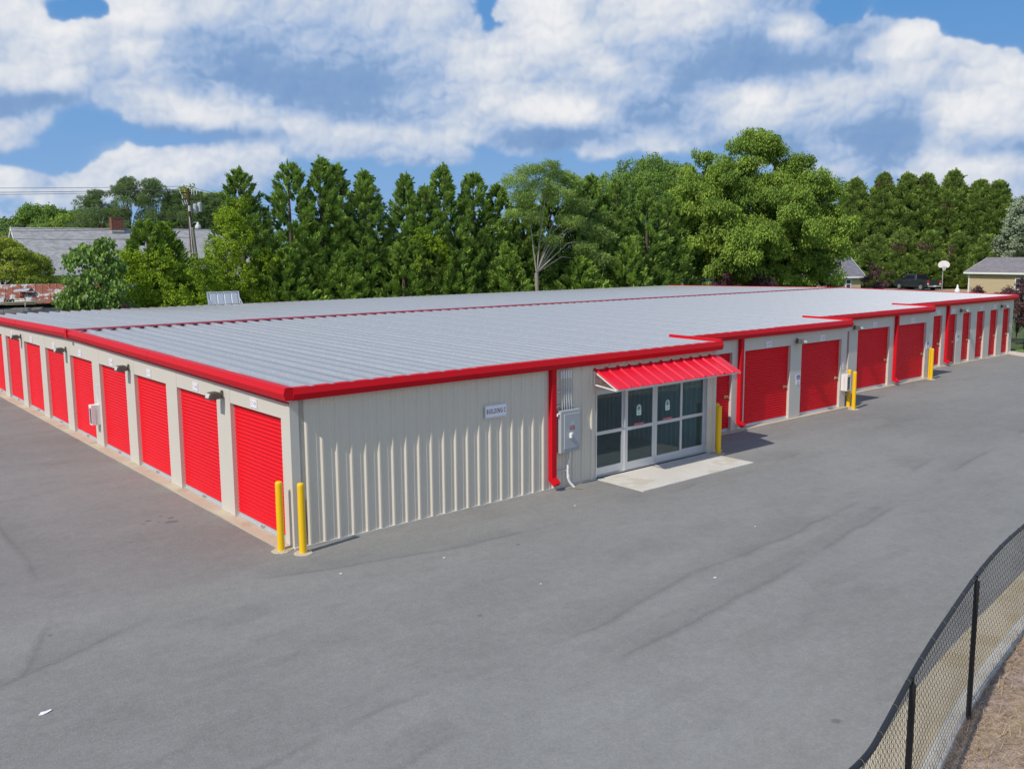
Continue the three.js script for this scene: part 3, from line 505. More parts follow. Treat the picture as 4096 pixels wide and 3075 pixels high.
// electrical cabinet with conduits
{
  const t = thing('electrical_cabinet', 'grey electrical switch cabinet with conduits on the wall beside the entrance', 'electrical box', [6.035, 0.76, 0.03]);
  const paint = M({ color: col(0.40, 0.43, 0.45), map: grainTex, roughness: 0.45 });
  new Geo().bevel(-0.265, 0, 0.01, 0.265, 0.86, 0.15, 0.008).build('cabinet_body', paint, t);
  new Geo().bevel(-0.185, 0.075, 0.15, 0.25, 0.79, 0.172, 0.006).build('cabinet_door', paint, t);
  new Geo().box(-0.05, 0.30, 0.172, -0.02, 0.40, 0.225).bevel(-0.055, 0.385, 0.215, -0.015, 0.42, 0.25, 0.004).build('door_handle', plainWhite, t);
  new Geo().rod(V(-0.26, 0.8, 0.1), V(-0.31, 0.805, 0.1), 0.018).rod(V(-0.31, 0.805, 0.1), V(-0.315, 0.76, 0.1), 0.014).build('side_handle', plainWhite, t);
  decal(0.13, 0.07, vinyl(128, 64, (c) => { c.fillStyle = '#a30f25'; c.fillRect(0, 0, 128, 64); c.fillStyle = '#f3e4e4'; c.font = 'bold 19px sans-serif'; fit(c, 'MAIN DISCONNECT', 64, 27, 112); fit(c, 'BUILDING C', 64, 52, 96); }), 0.03, 0.50, 0.1735, t, 'red_notice');
  decal(0.1, 0.085, vinyl(64, 64, (c) => { c.fillStyle = '#b9c4cc'; c.fillRect(0, 0, 64, 64); c.fillStyle = '#69747c'; for (let y = 8; y < 60; y += 8) c.fillRect(8, y, 30 + (y * 7) % 18, 2); }), 0.025, 0.595, 0.1735, t, 'data_label');
  [-0.15, -0.085, -0.02, 0.045, 0.112].forEach((x, i) => { const f = x; const c = new Geo().tube([V(x, 0.86, 0.06), V(x, 0.98, 0.06), V(f, 1.12, 0.045), V(f, 1.67, 0.04)], 0.0125, 8).build('conduit', alloy, t); new Geo().rod(V(f, 1.50, 0.04), V(f, 1.66, 0.04), 0.017, 0.017, 8).build('coupling', plainWhite, c); new Geo().rod(V(x, 0.855, 0.06), V(x, 0.9, 0.06), 0.018, 0.018, 8).build('hub', steel, c); });
  for (const [y, a, b] of [[1.22, -0.29, 0.24], [0.93, -0.29, 0.22], [-0.42, -0.33, 0.1]]) new Geo().box(a, y, 0.002, b, y + 0.035, 0.032).build('strut', galvanised, t);
  const feed = new Geo().tube([V(0.06, 0.01, 0.07), V(0.055, -0.14, 0.065), V(0.03, -0.28, 0.05), V(0.03, -0.55, 0.05), V(0.06, -0.66, 0.07), V(0.13, -0.765, 0.13)], 0.026, 10).build('feed_pipe', whitePaint, t);
  new Geo().rod(V(0.045, -0.19, 0.06), V(0.032, -0.26, 0.052), 0.031).rod(V(0.03, -0.5, 0.05), V(0.032, -0.57, 0.05), 0.031).build('coupling', plainWhite, feed);
}
// small litter on the asphalt
[['white paper scrap lying near the left bottom of the yard', -4.44, 3.11, 0.07], ['tiny white scrap on asphalt before the ribbed wall', 1.59, 1.93, 0.025], ['tiny white scrap on asphalt left of the entrance pad', 5.19, 1.18, 0.028], ['tiny white scrap on asphalt far right of the pad', 6.64, 4.2, 0.025], ['tiny white scrap in the middle of the yard', 4.09, 5.28, 0.03], ['tiny white scrap on asphalt near the corner bollards', -0.01, 1.49, 0.03], ['tiny white scrap halfway between wall and fence', 1.98, 3.78, 0.02]].forEach(([label, x, z, r], k) => {
  const R = rng(k + 40), pts = []; for (let i = 0; i < 9; i++) { const q = r * (0.5 + 0.7 * R()), a = i / 9 * 6.283; pts.push(new THREE.Vector2(Math.cos(a) * q, Math.sin(a) * q * 0.6)); }
  const g = new THREE.ExtrudeGeometry(new THREE.Shape(pts), { depth: 0.004, bevelEnabled: false }); g.rotateX(-Math.PI / 2); g.rotateZ(0.06); g.translate(x, 0.006, z);
  tag(put('paper_scrap', metreUV(flat(g)), plainWhite), label, 'litter', 'white scraps on the asphalt');
});
tag(new Geo().tube([V(5.98, 0.02, 0.19), V(6.06, 0.025, 0.27), V(6.15, 0.015, 0.42)], 0.008, 6).tube([V(6.06, 0.025, 0.27), V(6.1, 0.05, 0.3), V(6.16, 0.06, 0.3)], 0.004, 5).build('twig', pineWood), 'brown twig lying on asphalt under the electrical cabinet', 'twig');
{
  const R = rng(9), g = new Geo(); for (let i = 0; i < 14; i++) { const s = new THREE.PlaneGeometry(0.09, 0.04); s.rotateX(-Math.PI / 2 + (R() - 0.5)); s.rotateY(R() * 6); s.translate(32.9 + R() * 0.6, 0.02 + 0.03 * R(), -0.55 + R() * 0.25); g.add(s); }
  tag(g.build('dead_leaves', M({ color: col(0.35, 0.13, 0.05), roughness: 0.9 })), 'small heap of brown leaves on the far asphalt', 'leaves');
}
// panel rack standing on the rear roof edge
{
  const t = thing('tilted_panel_rack', 'grey ribbed panel on a tilted frame at the rear roof edge', 'panel rack', [8.87, roofY(-23.9) - 0.046, -23.9]), top = 0.56;
  const pts = []; for (let i = 0; i < 5; i++) { const x = -0.62 + i * 0.31; pts.push([x, 0], [x + 0.02, -0.03], [x + 0.05, -0.03], [x + 0.07, 0]); } pts.unshift([-0.66, 0]); pts.push([0.66, 0]);
  new Geo().sheet([[0.07, -0.02], [top, -0.22]].map(([y, z]) => pts.map(([x, h]) => V(x + (y - 0.07) * 0.08, y, z + h)))).build('ribbed_panel', galvanised, t);
  for (const x of [-0.68, 0.7]) { new Geo().bar(V(x, 0.07, 0), V(x + 0.03, top + 0.02, -0.2), 0.03, 0.03).build('upright', alloy, t); new Geo().bar(V(x, 0.075, 0.24), V(x + 0.015, 0.3, -0.08), 0.03, 0.025).build('brace', alloy, t); }
  new Geo().bar(V(-0.72, 0.075, 0.02), V(0.76, 0.075, 0.02), 0.035, 0.03).bar(V(-0.66, top + 0.015, -0.205), V(0.73, top + 0.015, -0.205), 0.03, 0.03).box(-0.7, 0, 0, -0.66, 0.075, 0.04).box(0.7, 0, 0, 0.74, 0.075, 0.04).box(-0.02, 0, 0, 0.02, 0.075, 0.04).build('base_rail', alloy, t);
}
// kerb, gutter and ground beyond the near fence
const FENCE = [[-6.6, 10.95], [-4.0, 10.66], [-2.6, 10.5], [-1.3, 10.44], [-1.1, 10.4], [0.05, 10.1], [1.2, 9.82], [2.587, 9.5], [3.9, 9.27], [5.205, 9.08], [7.8, 8.74], [10.4, 8.43], [13, 8.1], [15.6, 7.77], [22, 6.9]];
const fenceCurve = new THREE.CatmullRomCurve3(FENCE.map(([x, z]) => V(x, 0, z)), false, 'centripetal');
const zOn = (x) => { let i = 0; while (i + 2 < FENCE.length && FENCE[i + 1][0] < x) i++; const [ax, az] = FENCE[i], [bx, bz] = FENCE[i + 1]; return mix(az, bz, clamp((x - ax) / (bx - ax))); };
{
  const xs = Array.from({ length: 58 }, (_, i) => -6.5 + i * 0.5), band = (p) => xs.map((x) => V(x, p[0], zOn(x) + p[1]));
  const strip = (name, mat, rows, label) => structure(new Geo().sheet(rows.map(band)).build(name, mat), label);
  strip('gutter_pan', gutterConcrete, [[0.005, -0.60], [0.008, -0.58], [0.007, -0.28], [0.012, -0.17]], 'tan concrete gutter along the near fence');
  strip('kerb', concrete, [[-0.02, -0.172], [0.085, -0.145], [0.112, -0.12], [0.116, 0.02], [0.09, 0.03], [-0.05, 0.03]], 'concrete kerb along the near fence');
  const straw = texture(1024, 1024, (u, v) => { const a = tileNoise(u, v, 6, 4, 12), b = tileNoise(u, v, 40, 4, 31), c = tileNoise(u * 1, v, 160, 2, 3), t = clamp(a * 1.7 - 0.35), k = 0.45 + 0.75 * b + 0.35 * (c - 0.5); return [mix(0.47, 0.47, t) * k, mix(0.345, 0.35, t) * k, mix(0.30, 0.22, t) * k]; }, 2.3);
  strip('straw_verge', M({ color: 0xffffff, map: straw, roughness: 1, bumpMap: speckBump, bumpScale: 0.02 }), [[0.075, 0.028], [0.09, 0.3], [0.07, 1.2], [0.05, 4]], 'dry pine straw ground outside the near fence');
  // straw litter as real blades
  const R = rng(61), blade = new THREE.BufferGeometry(); blade.setAttribute('position', new THREE.Float32BufferAttribute([0, 0, -0.0025, 0.13, 0.012, 0, 0, 0, 0.0025], 3)); blade.computeVertexNormals();
  const N = 9000, im = new THREE.InstancedMesh(blade, M({ color: 0xffffff, roughness: 0.95 }), N), m = new THREE.Matrix4(), q = new THREE.Quaternion(), cc = new THREE.Color();
  for (let i = 0; i < N; i++) { const x = -1.5 + R() * 9, z = zOn(x) + 0.0 + R() * R() * 2.6; q.setFromEuler(new THREE.Euler((R() - 0.5) * 0.5, R() * 6.283, 0.05 + R() * 0.5)); m.compose(V(x, 0.088 + R() * 0.02, z), q, V(1, 1, 1).multiplyScalar(0.5 + R())); im.setMatrixAt(i, m); const t = R(); cc.setRGB(mix(0.26, 0.58, t), mix(0.17, 0.42, t), mix(0.12, 0.28, t)); if (R() < 0.12) cc.setRGB(0.28, 0.2, 0.05); im.setColorAt(i, cc); }
  im.name = 'pine_straw'; im.userData = { kind: 'stuff', label: 'loose dry pine straw outside the fence' }; scene.add(im);
}
// chain-link fence: posts, rail, ties and wire
function chainLink(t, curve, s0, s1, h, pitch, r, kink) {
  // each wire zigzags between its two neighbours; three-sided wires
  const L = curve.getLength(), pos = [], nrm = [], put3 = (a, b) => { const d = b.clone().sub(a).normalize(), u = Math.abs(d.y) < 0.99 ? V(0, 1, 0) : V(1, 0, 0), e = d.clone().cross(u).normalize(), f = e.clone().cross(d), ring = [0, 1, 2].map((k) => e.clone().multiplyScalar(Math.cos(k * 2.094)).addScaledVector(f, Math.sin(k * 2.094))); for (let k = 0; k < 3; k++) { const p = ring[k], q = ring[(k + 1) % 3], P = (o, n) => { pos.push(o.x + n.x * r, o.y + n.y * r, o.z + n.z * r); nrm.push(n.x, n.y, n.z); }; P(a, p); P(a, q); P(b, q); P(a, p); P(b, q); P(b, p); } };
  const n = Math.floor((s1 - s0) / pitch), rows = Math.round((h - 0.06) / (pitch * 0.94)), dy = (h - 0.06) / rows;
  for (let i = 0; i < n; i++) {
    const A = curve.getPointAt((s0 + i * pitch) / L), B = curve.getPointAt((s0 + (i + 1) * pitch) / L), T = B.clone().sub(A).normalize(), out = V(T.z, 0, -T.x);
    for (let j = 0; j < rows; j++) { const odd = (i + j) % 2, a = odd ? B : A, b = odd ? A : B, y0 = 0.04 + j * dy, y1 = y0 + dy, wob = (q, y) => kink * (n2((s0 + (i + (q === B ? 1 : 0)) * pitch) * 0.9, y * 1.4) - 0.5) * Math.sin(clamp(y / h) * Math.PI); put3(V(a.x, y0, a.z).addScaledVector(out, (j % 2 ? 1 : -1) * 0.002 + wob(a, y0)), V(b.x, y1, b.z).addScaledVector(out, (j % 2 ? -1 : 1) * 0.002 + wob(b, y1))); }
  }
  const g = new THREE.BufferGeometry(); g.setAttribute('position', new THREE.Float32BufferAttribute(pos, 3)); g.setAttribute('normal', new THREE.Float32BufferAttribute(nrm, 3));
  const m = put('wire_mesh', g, blackPaint, t); m.userData.kind = 'stuff'; return m;
}
{
  const t = thing('chain_link_fence', 'black chain-link fence along the kerb at lower right', 'fence'), L = fenceCurve.getLength(), h = 1.5, at = (x) => { let lo = 0, hi = 1; for (let i = 0; i < 40; i++) { const m = (lo + hi) / 2; if (fenceCurve.getPointAt(m).x < x) lo = m; else hi = m; } return lo; };
  const base = 0.06; t.position.y = base;
  chainLink(t, fenceCurve, at(-2.4) * L, at(8.2) * L, h - 0.02, 0.037, 0.0019, 0.05);
  for (const x of [-2.55, 0.02, 2.6, 5.21, 7.8, 10.4, 13, 15.6]) { const p = fenceCurve.getPointAt(at(x)); const post = new Geo().rod(V(p.x, -0.05, p.z + 0.045), V(p.x, h - 0.03, p.z + 0.045), 0.025, 0.025, 12).build('post', blackPaint, t); new Geo().add(new THREE.TorusGeometry(0.034, 0.008, 6, 14).translate(p.x, h - 0.01, p.z + 0.03)).build('rail_clamp', blackPaint, post); }
  const pts = []; for (let x = -3.6; x <= 16; x += 0.35) { const p = fenceCurve.getPointAt(at(x)); pts.push(V(p.x, h + 0.012 * Math.sin(x * 2.1), p.z + 0.02)); }
  new Geo().tube(pts, 0.021, 10, 220).build('top_rail', blackPaint, t);
  for (let x = -1.3; x < 8; x += 0.42) { const p = fenceCurve.getPointAt(at(x)); const g = new THREE.TorusGeometry(0.0235, 0.0025, 5, 12); g.rotateY(1.4); g.translate(p.x, h + 0.012 * Math.sin(x * 2.1), p.z + 0.02); new Geo().add(g).build('tie_wire', lampGrey, t); }
}
{   // far fence across the end of the yard
  const t = thing('chain_link_fence', 'black chain-link fence beyond the far end of the building', 'fence'), c = new THREE.LineCurve3(V(39.35, 0, -12), V(39.35, 0, 6)), h = 1.55;
  chainLink(t, c, 5.5, 18, h, 0.05, 0.004, 0.02);
  for (let z = -12; z <= 6; z += 2.65) new Geo().rod(V(39.35, -0.05, z + 0.45), V(39.35, h + 0.02, z + 0.45), 0.03, 0.03, 10).build('post', blackPaint, t);
  new Geo().rod(V(39.35, h + 0.01, -12), V(39.35, h + 0.01, 6), 0.024, 0.024, 8).build('top_rail', blackPaint, t);
  structure(new Geo().prism([[38.2, -0.1], [38.26, 0.12], [38.42, 0.125], [38.6, 0.12], [38.6, -0.1]], (a, b, k) => V(a - 0.45 - 2.2 * k, b, mix(-3.68, 0.0, k))).build('kerb', concrete), 'concrete kerb at the far end of the yard');
  const lawn = new Geo().sheet([[V(38.1, 0.1, -3.72), V(35.9, 0.1, 0)], [V(75, 0.13, -9), V(75, 0.13, 9)]]).build('lawn', M({ color: col(1.35, 1.5, 1.1), map: groundTex, roughness: 1 })); structure(lawn, 'mown grass beyond the far kerb');
}
// ---------------------------------------------------------------- neighbours
const shingle = (r, g, b, seed) => texture(512, 512, (u, v) => { const row = Math.floor(v * 28), tab = Math.floor(u * 14 + (row % 2) * 0.5 + 0.2 * n2(row, 4)), f = (v * 28) % 1, k = 0.80 + 0.34 * VAL[PERM[(tab * 7 + PERM[(row + seed) & 255]) & 255]] * (tab >= 0 ? 1 : 1) - 0.12 * step(0.14, 0.0, f) + 0.1 * (tileNoise(u, v, 60, 2, seed) - 0.5) + 0.12 * (tileNoise(u, v, 4, 3, seed + 5) - 0.5); return [r * k, g * k, b * k]; }, 4);
const greyShingle = M({ color: 0xffffff, map: shingle(0.33, 0.33, 0.335, 3), roughness: 0.95 });
const slateShingle = M({ color: 0xffffff, map: shingle(0.17, 0.165, 0.19, 15), roughness: 0.95 });
const taupeShingle = M({ color: 0xffffff, map: shingle(0.215, 0.195, 0.205, 27), roughness: 0.95 });
const brownShingle = M({ color: 0xffffff, map: shingle(0.16, 0.115, 0.095, 33), roughness: 0.95 });
const tanSiding = M({ color: col(0.52, 0.415, 0.255), map: grainTex, roughness: 0.7 }), whiteSiding = M({ color: col(0.72, 0.74, 0.76), map: grainTex, roughness: 0.65 }), creamWall = M({ color: col(0.50, 0.42, 0.28), map: grainTex, roughness: 0.8 });
function lap(a, b, y0, y1, lapH, out) {   // clapboards: saw-tooth sheet from a to b
  const rows = [], n = Math.round((y1 - y0) / lapH); for (let i = 0; i < n; i++) for (const [t, o] of [[0, 0.025], [1, 0.004]]) { const y = y0 + (i + t) * lapH; rows.push([V(a.x + out.x * o, y, a.z + out.z * o), V(b.x + out.x * o, y, b.z + out.z * o)]); }
  return rows;
}
// a gabled house in its own frame: ridge along local x, front towards +z
function gabledHouse(name, label, at, turn, w, d, eave, ridge, roofMat, wallMat, opts = {}) {
  const t = thing(name, label, 'house', at, turn), o = 0.35, y0 = opts.base ?? 0;
  const walls = new Geo(); walls.sheet(lap(V(-w / 2, 0, d / 2), V(w / 2, 0, d / 2), y0, eave, 0.12, V(0, 0, 1))); walls.sheet(lap(V(-w / 2, 0, -d / 2), V(w / 2, 0, -d / 2), y0, eave, 0.12, V(0, 0, -1)));
  for (const s of [-1, 1]) { const x = s * w / 2, n = Math.round((ridge - y0) / 0.14), rows = []; for (let i = 0; i < n; i++) for (const [k, q] of [[0, 0.025], [1, 0.004]]) { const y = y0 + (i + k) * (ridge - y0 - 0.05) / n, half = y < eave ? d / 2 : d / 2 * (1 - (y - eave) / (ridge - eave)); rows.push([V(x + s * q, y, -half), V(x + s * q, y, half)]); } walls.sheet(rows); }
  walls.build('wall', wallMat, t);
  if (y0 > 0.05) new Geo().box(-w / 2 + 0.03, -0.1, -d / 2 + 0.03, w / 2 - 0.03, y0, d / 2 - 0.03).build('foundation', concrete, t);
  const slope = (ridge - eave) / (d / 2);
  for (const s of [-1, 1]) new Geo().prism([[0, ridge + 0.06], [d / 2 + o, ridge + 0.06 - slope * (d / 2 + o)], [d / 2 + o, ridge - 0.02 - slope * (d / 2 + o)], [0, ridge - 0.02]], (a, b, k) => V(mix(-w / 2 - o, w / 2 + o, k), b, s * a)).build('roof', roofMat, t);
  for (const s of [-1, 1]) { const ye = ridge - slope * (d / 2 + o); new Geo().box(-w / 2 - o - 0.02, ye - 0.12, s * (d / 2 + o + 0.005), w / 2 + o + 0.02, ye + 0.05, s * (d / 2 + o + 0.11)).build('gutter', whitePaint, t); for (const e of [-1, 1]) new Geo().prism([[0, ridge + 0.08], [d / 2 + o, ridge + 0.08 - slope * (d / 2 + o)], [d / 2 + o, ridge - 0.12 - slope * (d / 2 + o)], [0, ridge - 0.12]], (a, b, k) => V(e * (w / 2 + o + 0.002 + k * 0.03), b, s * a)).build('barge_board', whitePaint, t); }
  new Geo().prism([[-0.12, ridge + 0.02], [0, ridge + 0.085], [0.12, ridge + 0.02]], (a, b, k) => V(mix(-w / 2 - o, w / 2 + o, k), b, a)).build('ridge_cap', roofMat, t);
  return t;
}
function houseWindow(t, x, y, z, w, h, turn = 0) {
  const f = new Geo(); f.box(-w / 2 - 0.09, -0.09, 0, -w / 2, h + 0.09, 0.06).box(w / 2, -0.09, 0, w / 2 + 0.09, h + 0.09, 0.06).box(-w / 2, h, 0, w / 2, h + 0.09, 0.06).box(-w / 2, -0.09, 0, w / 2, 0, 0.07).box(-w / 2, h / 2 - 0.03, 0.01, w / 2, h / 2 + 0.03, 0.05);
  const m = f.build('window', whitePaint, t); m.position.set(x, y, z); m.rotation.y = turn;
  new Geo().box(-w / 2, 0, 0.012, w / 2, h / 2 - 0.03, 0.02).build('pane', houseGlass, m); new Geo().box(-w / 2, h / 2 + 0.03, 0.022, w / 2, h, 0.03).build('pane', houseGlass, m);
}
// white house with grey roof, left
{
  const t = gabledHouse('white_house', 'white clapboard house with long grey shingle roof and brick chimney', [17.3, 0, -62.2], -0.06, 16.4, 9, 3.75, 6.83, greyShingle, whiteSiding);
  houseWindow(t, -5.2, 1.3, 4.53, 0.9, 1.5); houseWindow(t, -8.23, 4.6, 0.6, 0.7, 1.0, -Math.PI / 2);
  const brick = M({ color: col(0.30, 0.10, 0.065), map: grainTex, roughness: 0.9 }), brickB = M({ color: col(0.22, 0.075, 0.055), map: grainTex, roughness: 0.9 }), mortar = M({ color: col(0.38, 0.33, 0.29), roughness: 1 });
  const ch = new Geo().box(-1.58, 6.0, 0.02, -0.72, 7.7, 0.62).build('chimney', mortar, t), bg = new THREE.BoxGeometry(0.2, 0.07, 0.06), bs = new THREE.BoxGeometry(0.06, 0.07, 0.2);
  for (let r = 0; r < 12; r++) for (let k = 0; k < 4; k++) { const m = put('brick', bg, (r * 3 + k * 5) % 4 ? brick : brickB, ch); m.position.set(-1.47 + k * 0.215 + (r % 2 ? 0.03 : -0.01), 6.75 + r * 0.08, 0.6 + 0.012 * ((r + k) % 2)); if (k < 3) { const n = put('brick', bs, (r + k) % 3 ? brick : brickB, ch); n.position.set(-1.57, 6.75 + r * 0.08, 0.12 + k * 0.205 + (r % 2 ? 0.02 : 0)); } }
  new Geo().box(-1.62, 7.7, -0.02, -0.68, 7.76, 0.68).build('chimney_crown', brickB, ch); new Geo().box(-1.62, 6.62, -0.02, -0.68, 6.76, 0.645).build('flashing', galvanised, ch);
}
gabledHouse('brown_roof_house', 'house with a dark brown shingle roof at the far left edge', [4.6, 0, -71], -0.2, 11, 8, 4.6, 6.35, brownShingle, whiteSiding);
gabledHouse('grey_roof_shed', 'small grey building glimpsed behind the utility pole', [19.2, 0, -50], 0.3, 3.4, 3, 3.2, 4.35, greyShingle, whiteSiding);
// rusty shed, left
{
  const t = thing('rusty_shed', 'weathered block shed with a rusty torn tin roof', 'shed', [2.35, 0, -35.9], -0.222), X = 5.6;
  const rust = texture(1024, 512, (u, v) => { const a = tileNoise(u, v * 0.35, 22, 4, 3), b = tileNoise(u, v, 70, 3, 9), band = tileNoise(u, v * 0.08, 34, 2, 17), r = step(0.42, 0.56, 0.55 * a + 0.5 * band + 0.12 * (b - 0.5)), o = step(0.5, 0.8, b); return [mix(0.50, mix(0.24, 0.52, o * 0.7), r), mix(0.50, mix(0.07, 0.20, o * 0.7), r), mix(0.48, mix(0.04, 0.06, o * 0.7), r)]; }, [5.2, 2.6]);
  const tin = M({ color: 0xffffff, map: rust, roughness: 0.75, metalness: 0.1 }), board = M({ color: col(0.42, 0.36, 0.26), map: grainTex, roughness: 0.9 }), block = M({ color: col(0.36, 0.37, 0.38), map: concreteTex, roughness: 0.95 });
  const yR = 3.42, yE = 2.62, d = 3.1, sheetW = 0.62, prof = (x) => [[x, 0], [x + 0.02, 0.03], [x + 0.05, 0.03], [x + 0.07, 0], [x + 0.3, 0], [x + 0.32, 0.02], [x + 0.35, 0.02], [x + 0.37, 0], [x + sheetW, 0]];
  for (let i = 0; i < 18; i++) {
    const x = -X + i * sheetW;
    const e = [0.04, -0.05, 0.02, 0.06, -0.02][i % 5], short = i === 10 || i === 11 ? 0.5 : 0;   // two sheets are torn off short
    new Geo().sheet([[yR, 0], [(yR + yE) / 2 - 0.02, d / 2], [mix(yE, yR, short / 2), d + e - short * 1.4]].map(([y, z]) => prof(x).map(([u, h]) => V(u, y + h, z)))).build('roof_sheet', tin, t);
  }
  for (let i = 0; i < 18; i++) new Geo().sheet([[yR - 0.02, 0], [yE, -d]].map(([y, z]) => prof(-X + i * sheetW).map(([u, h]) => V(u, y + h, z)))).build('roof_sheet', tin, t);
  new Geo().sheet([0, 0.25, 0.5, 0.75, 1].map((k) => [0, 0.2, 0.4, 0.62].map((u) => V(1.25 + u - 0.25 * k, mix(yR, yE, 0.42 + 0.2 * k) + 0.03 + 0.3 * Math.sin(k * 2.2) * (0.75 + 0.3 * u) + 0.03 * Math.sin(u * 15), 1.25 + 0.95 * k)))).build('peeled_sheet', galvanised, t);
  for (let i = 0; i < 7; i++) { const k = i / 6, z = mix(0.9, d - 0.1, k); new Geo().bar(V(-1.2, mix(yR, yE, z / d) - 0.05, z), V(2.4, mix(yR, yE, z / d) - 0.05, z), 0.09, 0.025).build('batten', board, t); }
  for (let i = 0; i < 9; i++) new Geo().bar(V(-X + 0.3 + i * 1.35, yR - 0.12, 0.1), V(-X + 0.3 + i * 1.35, yE - 0.12, d + 0.12), 0.05, 0.1).build('rafter', board, t);
  new Geo().bar(V(-3.4, yE - 0.02, d + 0.2), V(2.2, yE + 0.1, d + 0.06), 0.04, 0.09).build('loose_board', board, t);
  for (let r = 0; r < 12; r++) for (let k = 0; k < 14; k++) { const x = -X + 0.1 + k * 0.81 + (r % 2 ? 0.4 : 0); if (x + 0.8 > X) continue; new Geo().box(x + 0.006, r * 0.2 + 0.006, d - 0.3, x + 0.80, r * 0.2 + 0.194, d - 0.1 + 0.006 * ((r * 3 + k) % 3)).build('block', block, t); }
  new Geo().box(-X, 0, -d + 0.2, X, 2.4, d - 0.31).build('wall_core', block, t);
  new Geo().box(-2.75, 0, d - 0.08, -2.5, 2.5, d + 0.03).build('corner_post', board, t);
}
// utility pole with transformers, lamp and lines
{
  const wood = M({ color: col(0.11, 0.06, 0.045), map: grainTex, roughness: 0.9 }), oldWood = M({ color: col(0.27, 0.26, 0.21), map: grainTex, roughness: 0.9 }), can = M({ color: col(0.55, 0.57, 0.58), roughness: 0.45 });
  const t = thing('utility_pole', 'wooden utility pole with grey transformers and a street lamp', 'utility pole', [15.6, 0, -44.85]);
  new Geo().rod(V(0, -0.2, 0), V(-0.12, 9.0, 0), 0.125, 0.09, 12).build('pole', wood, t);
  new Geo().rod(V(0.5, -0.2, 0.16), V(-0.02, 6.55, 0.2), 0.125, 0.1, 12).build('stub_pole', oldWood, t);
  new Geo().rod(V(0.02, 0, 0.32), V(-0.16, 7.2, 0.16), 0.035, 0.035, 8).build('riser_pipe', can, t);
  for (const [x, y] of [[0.28, 7.75], [0.58, 7.85]]) { const c = new Geo().rod(V(x, y - 0.3, 0), V(x, y + 0.22, 0), 0.14, 0.14, 14).rod(V(x, y + 0.22, 0), V(x, y + 0.28, 0), 0.14, 0.09, 14).build('transformer', can, t); for (const s of [-0.06, 0.06]) new Geo().rod(V(x + s, y + 0.26, 0), V(x + s, y + 0.42, 0), 0.022).build('bushing', M({ color: col(0.45, 0.4, 0.36), roughness: 0.3 }), c); }
  new Geo().rod(V(-0.1, 7.55, 0.1), V(-0.1, 7.9, 0.12), 0.1, 0.1, 10).build('transformer', can, t);
  for (const [y, s] of [[8.7, 1], [8.3, -1]]) new Geo().bar(V(-0.65, y, 0), V(0.45, y, 0.02), 0.07, 0.09).build('cross_arm', wood, t);
  for (const [x, y, lean] of [[-0.6, 8.75, -0.08], [-0.5, 8.45, -0.04], [0.1, 8.75, 0.03], [0.25, 8.72, 0.0], [0.4, 8.75, 0.06], [-0.45, 8.05, -0.1], [-0.32, 8.1, -0.1], [-0.2, 8.1, -0.08]]) new Geo().rod(V(x, y - 0.12, 0.06), V(x + lean, y + 0.18, 0.06), 0.025, 0.02, 6).build('insulator', plainWhite, t);
  new Geo().tube([V(-0.02, 6.75, 0.1), V(0.12, 6.85, 0.14), V(0.26, 6.86, 0.18)], 0.025, 6).build('lamp_arm', can, t);
  new Geo().add(new THREE.LatheGeometry([[0.19, 0], [0.2, 0.08], [0.17, 0.22], [0.09, 0.27], [0.08, 0.4], [0.0, 0.44]].map(([r, y]) => new THREE.Vector2(r, y)), 14).translate(0.34, 6.45, 0.2)).build('street_lamp', can, t);
  const wire = M({ color: col(0.06, 0.065, 0.07), roughness: 0.8 });
  const line = (label, a, b, sag, r) => { const pts = []; for (let i = 0; i <= 10; i++) { const k = i / 10; pts.push(V(mix(a[0], b[0], k), mix(a[1], b[1], k) - sag * 4 * k * (1 - k), mix(a[2], b[2], k))); } tag(new Geo().tube(pts, r, 5, 20).build('power_line', wire), label, 'power line', 'power lines of the utility pole'); };
  line('topmost power line running left from the pole top', [15.48, 9.12, -44.8], [-22, 10.1, -70], 0.5, 0.014); line('second power line running left just under the topmost', [15.0, 8.9, -44.8], [-22, 9.65, -70], 0.5, 0.017); line('third thin power line running left, lowest of the upper three', [15.1, 8.82, -44.8], [-22, 9.5, -70], 0.55, 0.014);
  line('power line running right from the pole top behind the cypresses', [15.48, 9.12, -44.8], [40, 8.2, -60], 0.6, 0.014); line('lower power line running right from the cross arm', [16.0, 8.85, -44.8], [40, 7.8, -60], 0.6, 0.016);
  line('sagging service line running left at chimney height', [15.5, 7.2, -44.8], [-10, 7.1, -62], 0.5, 0.012); line('pale communication line running left below the street lamp', [15.5, 6.55, -44.8], [-6, 7.0, -62], 0.4, 0.02); line('lowest communication line running left from the stub pole', [15.5, 5.9, -44.8], [-4, 6.7, -60], 0.4, 0.018);
}
// tan garage, right
{
  const t = gabledHouse('tan_garage', 'tan clapboard house with a grey shingle roof at the right edge', [92.8, 0, -19.85], -1.72, 15.2, 7.4, 2.62, 3.95, taupeShingle, tanSiding, { base: 0.2 });
  houseWindow(t, -2.1, 0.95, 3.73, 1.15, 1.0); houseWindow(t, 3.0, 0.95, 3.73, 1.15, 1.0);
  new Geo().box(-7.64, 0.2, 3.64, -7.52, 2.5, 3.76).build('corner_board', whitePaint, t);
}
